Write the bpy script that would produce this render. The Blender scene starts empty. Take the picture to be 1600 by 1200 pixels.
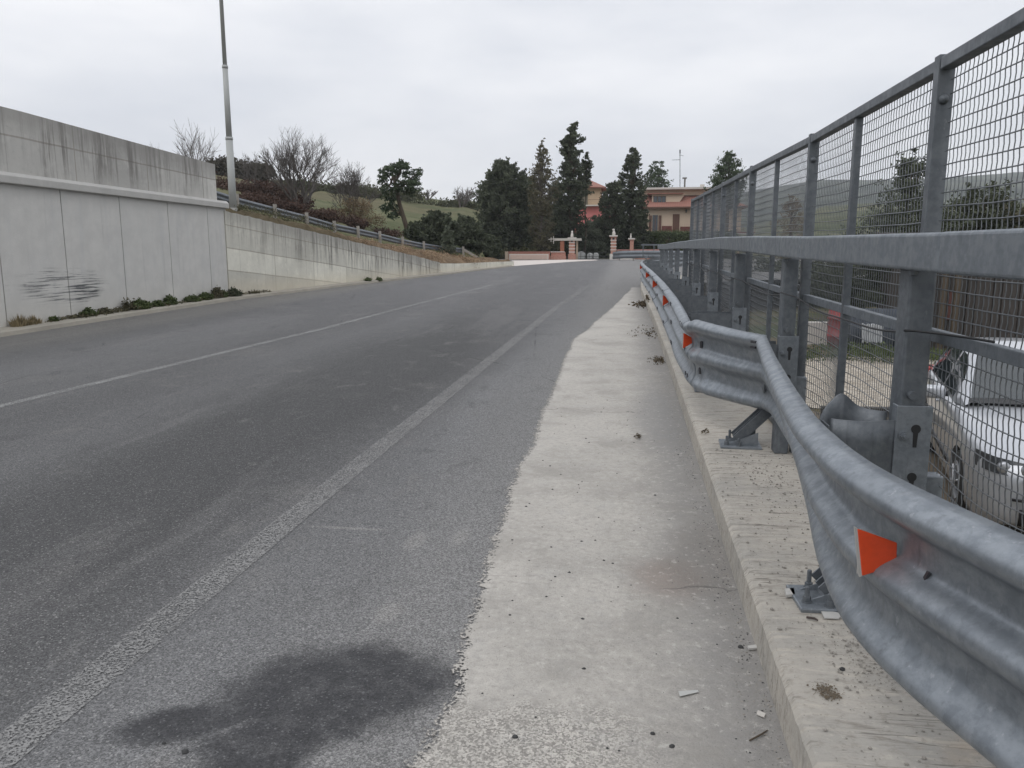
import bpy, bmesh, math, random
from mathutils import Vector, Matrix
R = math.radians
random.seed(7)
SC = bpy.context.scene
COL = SC.collection
# ---------------------------------------------------------------- camera
FPX, HC = 1230.0, 1.5
PITCH = math.atan(209 / FPX); YAW = math.atan(177 / math.hypot(FPX, 209))
cd = bpy.data.cameras.new("camera"); cam = bpy.data.objects.new("camera", cd); COL.objects.link(cam)
cd.sensor_width = 36; cd.lens = 36 * FPX / 1600
cam.location = (0, 0, HC); cam.rotation_euler = (R(90) - PITCH, 0, YAW)
cd.clip_start = .05; cd.clip_end = 6000
SC.camera = cam
# ---------------------------------------------------------------- sky, sun, exposure
W = bpy.data.worlds.new("World"); SC.world = W; W.use_nodes = True
SUN_EL, SUN_AZ = 48, 215
def sky():
    nt = W.node_tree; nt.nodes.clear(); n = nt.nodes.new; l = nt.links.new
    out = n('ShaderNodeOutputWorld'); bg = n('ShaderNodeBackground'); bg.inputs[1].default_value = .1
    sk = n('ShaderNodeTexSky'); sk.sky_type = 'NISHITA'; sk.sun_disc = False
    sk.sun_elevation = R(SUN_EL); sk.sun_rotation = R(SUN_AZ)
    tc = n('ShaderNodeTexCoord'); mp = n('ShaderNodeMapping'); mp.inputs['Scale'].default_value = (1, 1, 3.2)
    l(tc.outputs['Generated'], mp.inputs[0])
    no = n('ShaderNodeTexNoise'); no.inputs['Scale'].default_value = 2.6; no.inputs['Detail'].default_value = 5; no.inputs['Roughness'].default_value = .5
    l(mp.outputs[0], no.inputs['Vector'])
    rp = n('ShaderNodeValToRGB'); e = rp.color_ramp.elements
    e[0].position = .34; e[0].color = (.64, .665, .72, 1); e[1].position = .66; e[1].color = (.86, .865, .89, 1)
    l(no.outputs[0], rp.inputs[0])
    sep = n('ShaderNodeSeparateXYZ'); l(tc.outputs['Generated'], sep.inputs[0])
    mr = n('ShaderNodeMapRange'); mr.inputs[1].default_value = .28; mr.inputs[2].default_value = .95
    mr.inputs[3].default_value = 11.2; mr.inputs[4].default_value = 18.5; l(sep.outputs[2], mr.inputs[0])
    vm = n('ShaderNodeVectorMath'); vm.operation = 'SCALE'; l(rp.outputs[0], vm.inputs[0]); l(mr.outputs[0], vm.inputs['Scale'])
    mx = n('ShaderNodeMix'); mx.data_type = 'RGBA'; mx.inputs[0].default_value = .95
    l(sk.outputs[0], mx.inputs[6]); l(vm.outputs[0], mx.inputs[7]); l(mx.outputs[2], bg.inputs[0]); l(bg.outputs[0], out.inputs[0])
sky()
sd = bpy.data.lights.new("sun", 'SUN'); sun = bpy.data.objects.new("sun", sd); COL.objects.link(sun)
sd.energy = .55; sd.angle = R(35); sd.color = (1, .97, .93)
sun.rotation_euler = (R(90 - SUN_EL), 0, R(180 - SUN_AZ))
vs = SC.view_settings; vs.view_transform = 'Standard'; vs.look = 'None'; vs.gamma = 1; vs.exposure = .13
# ---------------------------------------------------------------- helpers
_F = Vector((-math.sin(YAW) * math.cos(PITCH), math.cos(YAW) * math.cos(PITCH), -math.sin(PITCH)))
_R = Vector((math.cos(YAW), math.sin(YAW), 0)); _U = _R.cross(_F)
def ray(x, y): return _F + _R * ((x - 800) / FPX) + _U * ((600 - y) / FPX)
def at(x, y, Y):                       # point of the place at depth Y
    r = ray(x, y); return Vector((0, 0, HC)) + r * (Y / r.y)
def atz(x, y, z):
    r = ray(x, y); return Vector((0, 0, HC)) + r * ((z - HC) / r.z)
def zr(Y):                             # the road climbs gently away
    t = Y - 4
    if t <= 0: return 0.0
    if Y > 71: return .67 + (Y - 71) * .001
    return .01 * t
def atroad(x, y):
    p = atz(x, y, 0)
    for _ in range(30): p = atz(x, y, zr(p.y))
    return p
def tag(o, label=None, cat=None, group=None, kind=None):
    if label: o['label'] = label
    if cat: o['category'] = cat
    if group: o['group'] = group
    if kind: o['kind'] = kind
    return o
def empty(name, loc, label, cat, group=None, rz=0):
    o = bpy.data.objects.new(name, None); COL.objects.link(o); o.location = loc; o.rotation_euler = (0, 0, rz)
    o.empty_display_size = .1
    return tag(o, label, cat, group)
class MB:
    def __init__(s): s.v = []; s.f = []; s.m = []; s.uv = None; s.tint = None
    def quad(s, a, b, c, d, m=0):
        i = len(s.v); s.v += [a, b, c, d]; s.f.append((i, i + 1, i + 2, i + 3)); s.m.append(m)
    def box(s, c, d, rot=None, m=0):
        i = len(s.v); hx, hy, hz = d[0] / 2, d[1] / 2, d[2] / 2
        for x, y, z in ((-1, -1, -1), (1, -1, -1), (1, 1, -1), (-1, 1, -1), (-1, -1, 1), (1, -1, 1), (1, 1, 1), (-1, 1, 1)):
            p = Vector((x * hx, y * hy, z * hz))
            if rot is not None: p = rot @ p
            s.v.append((c[0] + p.x, c[1] + p.y, c[2] + p.z))
        for q in ((0, 3, 2, 1), (4, 5, 6, 7), (0, 1, 5, 4), (1, 2, 6, 5), (2, 3, 7, 6), (3, 0, 4, 7)):
            s.f.append(tuple(i + k for k in q)); s.m.append(m)
        return s
    def bar(s, a, b, w, h, up=(0, 0, 1), m=0):      # box from a to b
        a = Vector(a); b = Vector(b); d = (b - a); L = d.length; d = d / L
        x = d.cross(Vector(up))
        if x.length < 1e-4: x = d.cross(Vector((0, 1, 0)))
        x.normalize(); z = x.cross(d)
        rot = Matrix((x, d, z)).transposed()
        return s.box((a + b) / 2, (w, L, h), rot, m)
    def tube(s, pts, r, n=6, cap=True, m=0):
        pts = [Vector(p) for p in pts]; N = len(pts)
        rr = r if isinstance(r, (list, tuple)) else [r] * N
        base = len(s.v)
        d0 = (pts[1] - pts[0]).normalized()
        x = d0.cross(Vector((0, 0, 1)))
        if x.length < 1e-3: x = d0.cross(Vector((0, 1, 0)))
        x.normalize()
        for i, p in enumerate(pts):
            d = (pts[min(i + 1, N - 1)] - pts[max(i - 1, 0)])
            if d.length < 1e-9: d = d0.copy()
            d.normalize()
            x = x - d * x.dot(d)
            if x.length < 1e-4: x = d.orthogonal()
            x.normalize(); y = d.cross(x)
            for k in range(n):
                a = 2 * math.pi * k / n
                q = p + (x * math.cos(a) + y * math.sin(a)) * rr[i]
                s.v.append((q.x, q.y, q.z))
        for i in range(N - 1):
            for k in range(n):
                a = base + i * n + k; b = base + i * n + (k + 1) % n
                s.f.append((a, b, b + n, a + n)); s.m.append(m)
        if cap and n > 2:
            s.f.append(tuple(base + k for k in reversed(range(n)))); s.m.append(m)
            s.f.append(tuple(base + (N - 1) * n + k for k in range(n))); s.m.append(m)
        return s
    def lathe(s, c, prof, n=12, m=0):               # prof: (radius, z)
        base = len(s.v)
        for r, z in prof:
            for k in range(n):
                a = 2 * math.pi * k / n; s.v.append((c[0] + r * math.cos(a), c[1] + r * math.sin(a), c[2] + z))
        for i in range(len(prof) - 1):
            for k in range(n):
                a = base + i * n + k; b = base + i * n + (k + 1) % n
                s.f.append((a, b, b + n, a + n)); s.m.append(m)
        s.f.append(tuple(base + k for k in reversed(range(n)))); s.m.append(m)
        s.f.append(tuple(base + (len(prof) - 1) * n + k for k in range(n))); s.m.append(m)
        return s
    def prism(s, pts, off, m=0):                     # polygon pts extruded by vector off
        i = len(s.v); n = len(pts); off = Vector(off)
        for p in pts: s.v.append(tuple(p))
        for p in pts: s.v.append(tuple(Vector(p) + off))
        s.f.append(tuple(i + k for k in reversed(range(n)))); s.m.append(m)
        s.f.append(tuple(i + n + k for k in range(n))); s.m.append(m)
        for k in range(n):
            j = (k + 1) % n; s.f.append((i + k, i + j, i + n + j, i + n + k)); s.m.append(m)
        return s
    def grid(s, rows, m=0):
        base = len(s.v); nc = len(rows[0])
        for r in rows:
            for p in r: s.v.append(tuple(p))
        for i in range(len(rows) - 1):
            for k in range(nc - 1):
                a = base + i * nc + k; s.f.append((a, a + 1, a + nc + 1, a + nc)); s.m.append(m)
        return s
    def build(s, name, mats, parent=None, smooth=False, loc=None):
        if not isinstance(mats, (list, tuple)): mats = [mats]
        me = bpy.data.meshes.new(name)
        off = Vector(loc) if loc is not None else None
        v = s.v if off is None else [(p[0] - off.x, p[1] - off.y, p[2] - off.z) for p in s.v]
        me.from_pydata([tuple(p) for p in v], [], s.f)
        for m in mats: me.materials.append(m)
        if any(s.m): me.polygons.foreach_set('material_index', s.m)
        if smooth: me.polygons.foreach_set('use_smooth', [True] * len(s.f))
        if s.tint:
            ca = me.color_attributes.new('tint', 'FLOAT_COLOR', 'POINT')
            flat = []
            for t in s.tint: flat += [t, t, t, 1]
            ca.data.foreach_set('color', flat)
        if s.uv:
            ul = me.uv_layers.new(name='UVMap')
            flat = []
            for lp in me.loops: flat += list(s.uv[lp.vertex_index])
            ul.data.foreach_set('uv', flat)
        me.update()
        o = bpy.data.objects.new(name, me); COL.objects.link(o)
        if off is not None: o.location = off
        if parent is not None:
            o.parent = parent
        return o
def part(mb, name, mat, root, smooth=False):
    """mesh given in world coordinates becomes a part of root"""
    o = mb.build(name, mat, None, smooth)
    M = Matrix.Translation(root.location) @ Matrix.Rotation(root.rotation_euler.z, 4, 'Z')
    o.data.transform(M.inverted()); o.parent = root
    return o
def bevel(o, w=.004, seg=2, ang=35):
    b = o.modifiers.new('bevel', 'BEVEL'); b.width = w; b.segments = seg; b.limit_method = 'ANGLE'; b.angle_limit = R(ang); return o
def solid(o, t, off=0):
    b = o.modifiers.new('thickness', 'SOLIDIFY'); b.thickness = t; b.offset = off; return o
def copy_tree(o, parent=None):
    c = o.copy(); COL.objects.link(c)
    if parent is not None: c.parent = parent
    for ch in list(o.children): copy_tree(ch, c)
    return c
def lerp(a, b, t): return a + (b - a) * t
def ipl(x, xs, ys):
    if x <= xs[0]: return ys[0]
    for i in range(len(xs) - 1):
        if x <= xs[i + 1]: return lerp(ys[i], ys[i + 1], (x - xs[i]) / (xs[i + 1] - xs[i]))
    return ys[-1]
# ---------------------------------------------------------------- materials
class G:
    def __init__(s, name):
        s.mat = bpy.data.materials.new(name); s.mat.use_nodes = True; s.nt = s.mat.node_tree
        s.b = s.nt.nodes['Principled BSDF']; s.tc = s.nt.nodes.new('ShaderNodeTexCoord'); s.src = s.tc.outputs['Object']
    def n(s, t): return s.nt.nodes.new(t)
    def l(s, a, b): s.nt.links.new(a, b)
    def put(s, sock, v):
        if hasattr(v, 'links'): s.l(v, sock)
        elif isinstance(v, (tuple, list)) and len(v) == 3 and sock.type == 'RGBA': sock.default_value = (*v, 1)
        else: sock.default_value = v
    def mapv(s, sc=(1, 1, 1), loc=(0, 0, 0), rot=(0, 0, 0), src=None):
        m = s.n('ShaderNodeMapping'); s.l(src or s.src, m.inputs[0]); m.inputs['Scale'].default_value = sc
        m.inputs['Location'].default_value = loc; m.inputs['Rotation'].default_value = rot; return m.outputs[0]
    def noise(s, scale, detail=4, rough=.55, vec=None, dist=0):
        t = s.n('ShaderNodeTexNoise'); s.l(vec or s.src, t.inputs['Vector']); t.inputs['Scale'].default_value = scale
        t.inputs['Detail'].default_value = detail; t.inputs['Roughness'].default_value = rough; t.inputs['Distortion'].default_value = dist
        return t.outputs[0]
    def voro(s, scale, out='Color', vec=None, feat='F1', rnd=1):
        t = s.n('ShaderNodeTexVoronoi'); t.feature = feat; s.l(vec or s.src, t.inputs['Vector']); t.inputs['Scale'].default_value = scale
        t.inputs['Randomness'].default_value = rnd
        return t.outputs[out]
    def ss(s, v, a, b, lo=0., hi=1.):                # smooth range
        t = s.n('ShaderNodeMapRange'); t.interpolation_type = 'SMOOTHSTEP'
        inv = a > b
        if inv: a, b, lo, hi = b, a, hi, lo
        s.put(t.inputs[0], v); t.inputs[1].default_value = a; t.inputs[2].default_value = b
        t.inputs[3].default_value = lo; t.inputs[4].default_value = hi; return t.outputs[0]
    def ma(s, op, a, b=None, clamp=False):
        t = s.n('ShaderNodeMath'); t.operation = op; t.use_clamp = clamp; s.put(t.inputs[0], a)
        if b is not None: s.put(t.inputs[1], b)
        return t.outputs[0]
    def mix(s, f, a, b, mode='MIX'):
        t = s.n('ShaderNodeMix'); t.data_type = 'RGBA'; t.blend_type = mode; s.put(t.inputs[0], f)
        s.put(t.inputs[6], a); s.put(t.inputs[7], b); return t.outputs[2]
    def ramp(s, f, stops):
        t = s.n('ShaderNodeValToRGB'); s.l(f, t.inputs[0]); e = t.color_ramp.elements
        while len(e) < len(stops): e.new(.5)
        for k, (p, c) in enumerate(stops):
            e[k].position = p; e[k].color = (*c, 1) if not isinstance(c, (int, float)) else (c, c, c, 1)
        return t.outputs[0]
    def sep(s, v=None):
        t = s.n('ShaderNodeSeparateXYZ'); s.l(v or s.src, t.inputs[0]); return t.outputs
    def attr(s, nm):
        t = s.n('ShaderNodeAttribute'); t.attribute_name = nm; return t.outputs
    def bump(s, h, st=.3, d=.01, prev=None):
        t = s.n('ShaderNodeBump'); t.inputs['Strength'].default_value = st; t.inputs['Distance'].default_value = d
        s.l(h, t.inputs['Height'])
        if prev is not None: s.l(prev, t.inputs['Normal'])
        s.l(t.outputs[0], s.b.inputs['Normal']); return t.outputs[0]
    def done(s, col, rough=.8, metal=0., spec=.5):
        s.put(s.b.inputs['Base Color'], col); s.put(s.b.inputs['Roughness'], rough); s.put(s.b.inputs['Metallic'], metal)
        s.b.inputs['Specular IOR Level'].default_value = spec; return s.mat
def plain(name, col, rough=.7, metal=0, var=.15, scale=6, bump=0, spec=.5):
    g = G(name); f = g.noise(scale, 5); f2 = g.noise(scale * 6, 3)
    c = g.mix(f, tuple(x * (1 - var) for x in col), tuple(min(1, x * (1 + var)) for x in col))
    c = g.mix(g.ma('MULTIPLY', f2, .35), c, tuple(x * (1 - 1.6 * var) for x in col))
    if bump: g.bump(f2, bump, .01)
    return g.done(c, rough, metal, spec)
def ell(g, X, Y, cx, cy, rx, ry, rot, wob, soft=.25):      # blob in plan, 1 inside
    c, s_ = math.cos(rot), math.sin(rot)
    dx = g.ma('SUBTRACT', X, cx); dy = g.ma('SUBTRACT', Y, cy)
    u = g.ma('DIVIDE', g.ma('ADD', g.ma('MULTIPLY', dx, c), g.ma('MULTIPLY', dy, s_)), rx)
    v = g.ma('DIVIDE', g.ma('SUBTRACT', g.ma('MULTIPLY', dy, c), g.ma('MULTIPLY', dx, s_)), ry)
    r = g.ma('SQRT', g.ma('ADD', g.ma('MULTIPLY', u, u), g.ma('MULTIPLY', v, v)))
    r = g.ma('ADD', r, g.ma('MULTIPLY', g.ma('SUBTRACT', wob, .5), 1.1))
    return g.ss(r, 1 + soft, 1 - soft)
def m_asphalt():
    g = G('asphalt'); X, Y, Z = g.sep()
    st = g.noise(.35, 4, .6, g.mapv((1, .25, 1)))                 # streaks along the road
    big = g.noise(.8, 4)
    xw = g.ma('ADD', X, g.ma('MULTIPLY', g.ma('SUBTRACT', g.noise(.5, 3, .5, g.mapv((1, .3, 1))), .5), 1.1))
    xr = g.n('ShaderNodeMapRange'); g.l(xw, xr.inputs[0]); xr.inputs[1].default_value = -10; xr.inputs[2].default_value = 0
    trk = g.ramp(xr.outputs[0], [(0, .165), (.14, .14), (.26, .165), (.37, .150), (.46, .125), (.56, .155), (.66, .080), (.76, .072), (.815, .125), (.86, .205), (1, .22)])
    flat_ = g.mix(g.ss(Y, 26, 7, 0, 1), (.142, .141, .143), trk)
    base = g.mix(g.ss(st, .42, .60, 0, .35), flat_, (.10, .099, .10))
    st2 = g.noise(.9, 5, .65, g.mapv((1, .12, 1))); base = g.mix(g.ss(st2, .54, .66, 0, .35), base, (.205, .20, .197))
    blot = g.noise(3.2, 5, .7, g.mapv((1, .55, 1))); base = g.mix(g.ss(blot, .56, .70, 0, .4), base, (.20, .193, .185)); base = g.mix(g.ss(blot, .44, .32, 0, .4), base, (.085, .084, .086))
    base = g.mix(g.ma('MULTIPLY', g.ss(X, -1.5, -.5), .55), base, (.255, .248, .238))
    base = g.mix(g.ss(big, .55, .75, 0, .25), base, (.22, .212, .2))
    base = g.mix(g.ma('MULTIPLY', g.ss(X, -8.2, -9.6), .6), base, (.22, .21, .19))
    wob = g.noise(5, 5, .6)
    wob = g.ma('ADD', g.ma('MULTIPLY', wob, .6), g.ma('MULTIPLY', g.noise(22, 4, .7), .4))
    s1 = ell(g, X, Y, -.95, 2.42, .40, .29, .35, wob, .3)
    s2 = ell(g, X, Y, -1.36, 2.15, .24, .10, .45, wob, .3)
    s3 = ell(g, X, Y, -1.0, 2.05, .25, .22, .1, wob, .25)
    stn = g.ma('MAXIMUM', g.ma('MAXIMUM', s1, s2), s3)
    pale = ell(g, X, Y, -.78, 2.02, .12, .11, 0, wob, .4)
    stn = g.ma('MULTIPLY', stn, g.ma('SUBTRACT', 1, pale))
    base = g.mix(g.ma('MULTIPLY', stn, g.ss(g.noise(9, 4, .7), .25, .6, .72, .97)), base, (.033, .033, .036))
    # pale worn spots
    for cx, cy, rx, ry in ((-.83, 3.9, .04, .11), (-1.05, 3.82, .05, .12), (-.95, 3.0, .05, .09), (-1.45, 3.95, .2, .02)):
        base = g.mix(g.ma('MULTIPLY', ell(g, X, Y, cx, cy, rx, ry, 0, wob, .5), .45), base, (.33, .32, .30))
    # aggregate
    v1 = g.sep(g.voro(165))[0]; v2 = g.sep(g.voro(330))[0]
    fn = g.noise(60, 3)
    agg = g.ma('ADD', g.ma('MULTIPLY', v1, .6), g.ma('MULTIPLY', v2, .4))
    k = g.ss(agg, .1, .95, .52, 1.46)
    c = g.mix(1.0, base, g.n('ShaderNodeCombineXYZ').outputs[0], 'MIX')
    cb = g.n('ShaderNodeCombineXYZ')
    for i in range(3): g.l(k, cb.inputs[i])
    c = g.mix(1.0, base, cb.outputs[0], 'MULTIPLY')
    c = g.mix(g.ss(v1, .95, .98, 0, .4), c, g.mix(stn, (.42, .41, .39), (.22, .22, .22)))
    seam = g.ma('MULTIPLY', g.ss(g.ma('ABSOLUTE', g.ma('ADD', g.ma('ADD', X, 3.55), g.ma('MULTIPLY', g.noise(1.5, 3), .06))), .012, .004), g.ss(g.noise(.8, 2), .45, .55)); c = g.mix(g.ma('MULTIPLY', seam, .45), c, (.06, .06, .06))
    # a few fine cracks
    cr = g.voro(.45, 'Distance', g.mapv((1, .35, 1), src=None), 'DISTANCE_TO_EDGE')
    ck = g.ma('MULTIPLY', g.ss(cr, .006, .001), g.ss(big, .5, .6))
    c = g.mix(g.ma('MULTIPLY', ck, .5), c, (.04, .04, .04))
    h = g.ma('ADD', agg, g.ma('MULTIPLY', fn, .6)); g.bump(h, 1.0, .008)
    return g.done(c, g.ss(stn, 0, 1, .86, .55), 0, .35)
def m_shoulder():
    g = G('shoulder_concrete'); X, Y, Z = g.sep()
    big = g.noise(1.3, 5, .6); mid = g.noise(7, 5, .6); fine = g.noise(70, 3, .6)
    c = g.mix(g.ss(big, .35, .7), (.43, .406, .368), (.35, .331, .30))
    c = g.mix(g.ss(mid, .5, .8, 0, .5), c, (.50, .48, .445))
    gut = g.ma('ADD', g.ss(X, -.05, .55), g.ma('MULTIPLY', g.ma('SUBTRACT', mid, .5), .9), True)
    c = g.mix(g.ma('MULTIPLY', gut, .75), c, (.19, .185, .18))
    wob = g.noise(4, 5, .6)
    a = ell(g, X, Y, .22, 3.5, .16, .22, 0, wob, .5)
    c = g.mix(g.ma('MULTIPLY', a, .6), c, (.21, .165, .14))
    a = ell(g, X, Y, .42, 3.75, .2, .45, 0, wob, .5)
    c = g.mix(g.ma('MULTIPLY', a, .5), c, (.17, .155, .14))
    a = ell(g, X, Y, .35, 7.0, .22, 1.2, 0, wob, .5)
    c = g.mix(g.ma('MULTIPLY', a, .4), c, (.2, .2, .2))
    # coarse exposed aggregate close by
    co = g.ma('MULTIPLY', g.ss(g.ma('ADD', Y, g.ma('MULTIPLY', g.ma('SUBTRACT', mid, .5), .5)), 2.45, 2.3), g.ss(X, .3, -.15))
    v1 = g.sep(g.voro(150))[0]; v2 = g.sep(g.voro(300))[1]
    k = g.ss(v1, 0, 1, .5, 1.35); cb = g.n('ShaderNodeCombineXYZ')
    for i in range(3): g.l(k, cb.inputs[i])
    cc = g.mix(1, c, cb.outputs[0], 'MULTIPLY'); c = g.mix(g.ma('MULTIPLY', co, .9), c, cc)
    c2 = g.mix(g.ss(v2, .55, 1, 0, .22), c, (.17, .16, .15)); c = c2
    c = g.mix(g.ma('MULTIPLY', g.ss(g.voro(26, 'Distance'), .10, .05, 0, .55), g.ss(g.noise(2.2, 3), .45, .6)), c, (.10, .095, .09))
    gr_ = g.noise(28, 6, .75); c = g.mix(g.ss(gr_, .48, .66, 0, .45), c, (.24, .23, .21)); c = g.mix(g.ss(gr_, .45, .33, 0, .5), c, (.52, .50, .46))
    sp_ = g.noise(2.6, 6, .7, dist=.6); c = g.mix(g.ss(sp_, .52, .64, 0, .38), c, (.26, .245, .22))
    c = g.mix(g.ss(g.voro(61, 'Distance'), .16, .08, 0, .55), c, (.15, .14, .13))
    # transverse shrinkage cracks
    yd = g.ma('ADD', Y, g.ma('MULTIPLY', g.ma('SUBTRACT', g.noise(2.2, 5), .5), .5))
    pp = g.ma('PINGPONG', g.ma('ADD', yd, .4), 1.9)
    ck = g.ma('MULTIPLY', g.ss(pp, .012, .003), g.ss(g.noise(1.7, 2), .42, .6))
    c = g.mix(g.ma('MULTIPLY', ck, .6), c, (.09, .085, .08))
    h = g.ma('ADD', g.ma('MULTIPLY', v1, g.ma('ADD', g.ma('MULTIPLY', co, .9), .12)), g.ma('MULTIPLY', fine, .7)); g.bump(g.ma('ADD', h, gr_), .8, .006)
    m = g.done(c, .9, 0, .3)
    U = g.sep(g.tc.outputs['UV'])[0]
    th = g.ma('ADD', g.ma('MULTIPLY', g.noise(14, 5, .7), .10), g.ma('MULTIPLY', g.ma('ADD', g.sep(g.voro(110))[0], g.noise(4, 3)), .055))
    mask = g.ss(g.ma('SUBTRACT', U, th), -.004, .012)
    tr = g.n('ShaderNodeBsdfTransparent'); mx = g.n('ShaderNodeMixShader'); g.l(mask, mx.inputs[0])
    g.l(tr.outputs[0], mx.inputs[1]); g.l(g.b.outputs[0], mx.inputs[2]); g.l(mx.outputs[0], g.nt.nodes['Material Output'].inputs[0])
    return m
def m_kerb():
    g = G('kerb_concrete'); X, Y, Z = g.sep()
    big = g.noise(1.6, 5, .6); grain = g.noise(6, 6, .65, g.mapv((.8, 4.5, 2)), .8)
    c = g.mix(g.ss(big, .35, .7), (.40, .372, .328), (.31, .297, .27))
    c = g.mix(g.ss(grain, .5, .68, 0, .6), c, (.46, .42, .36))
    gp = g.noise(24, 6, .75); c = g.mix(g.ss(gp, .5, .68, 0, .5), c, (.22, .20, .17)); c = g.mix(g.ss(gp, .44, .32, 0, .4), c, (.52, .48, .41))
    c = g.mix(g.ss(grain, .44, .34, 0, .55), c, (.18, .16, .135))
    ck = g.noise(4, 4, .5, g.mapv((.35, 5.5, 1)))
    cc = g.ma('ABSOLUTE', g.ma('SUBTRACT', ck, .5))
    c = g.mix(g.ma('MULTIPLY', g.ss(cc, .012, .003), g.ss(g.noise(1.1, 3), .40, .55, 0, .85)), c, (.08, .07, .06))
    c = g.mix(g.ss(g.noise(2.3, 3), .62, .75, 0, .5), c, (.36, .27, .18))
    f = g.noise(55, 3, .6)
    c = g.mix(g.ss(f, .6, .8, 0, .4), c, (.16, .15, .13))
    pt = g.voro(40, 'Distance'); c = g.mix(g.ss(pt, .12, .05, 0, .6), c, (.13, .12, .10))
    h = g.ma('ADD', g.ma('MULTIPLY', grain, 1.2), g.ma('MULTIPLY', f, .5)); g.bump(h, .6, .008)
    return g.done(c, .92, 0, .25)
def m_galv(name='galvanised_steel', tone=1.0, met=.5, rough=.5):
    g = G(name)
    big = g.noise(1.7, 4, .6); sp = g.sep(g.voro(60))[0]
    mid = g.noise(17, 6, .7); dr = g.noise(11, 5, .6, g.mapv((2.2, 2.2, .14)))
    a = tuple(x * tone for x in (.235, .262, .292)); b = tuple(x * tone for x in (.34, .37, .40))
    c = g.mix(g.ss(mid, .40, .62, .1, .95), a, b)
    c = g.mix(g.ss(sp, 0, 1, 0, .22), c, tuple(x * tone for x in (.42, .46, .50)))
    c = g.mix(g.ss(big, .45, .7, 0, .45), c, tuple(x * tone for x in (.21, .232, .255)))
    c = g.mix(g.ss(dr, .60, .74, 0, .45), c, tuple(x * tone for x in (.50, .53, .56)))
    c = g.mix(g.ss(dr, .40, .30, 0, .35), c, tuple(x * tone for x in (.15, .165, .18)))
    c = g.mix(g.ss(g.noise(5, 4), .66, .76, 0, .3), c, (.18, .155, .125))
    c = g.mix(g.ss(g.noise(40, 3, .6, g.mapv((1, 1, .5))), .66, .72, 0, .4), c, tuple(x * tone for x in (.55, .57, .59)))
    g.bump(g.noise(3.5, 3), .08, .02)
    return g.done(c, g.ss(mid, .35, .65, rough + .06, rough - .04), met, .5)
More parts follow.
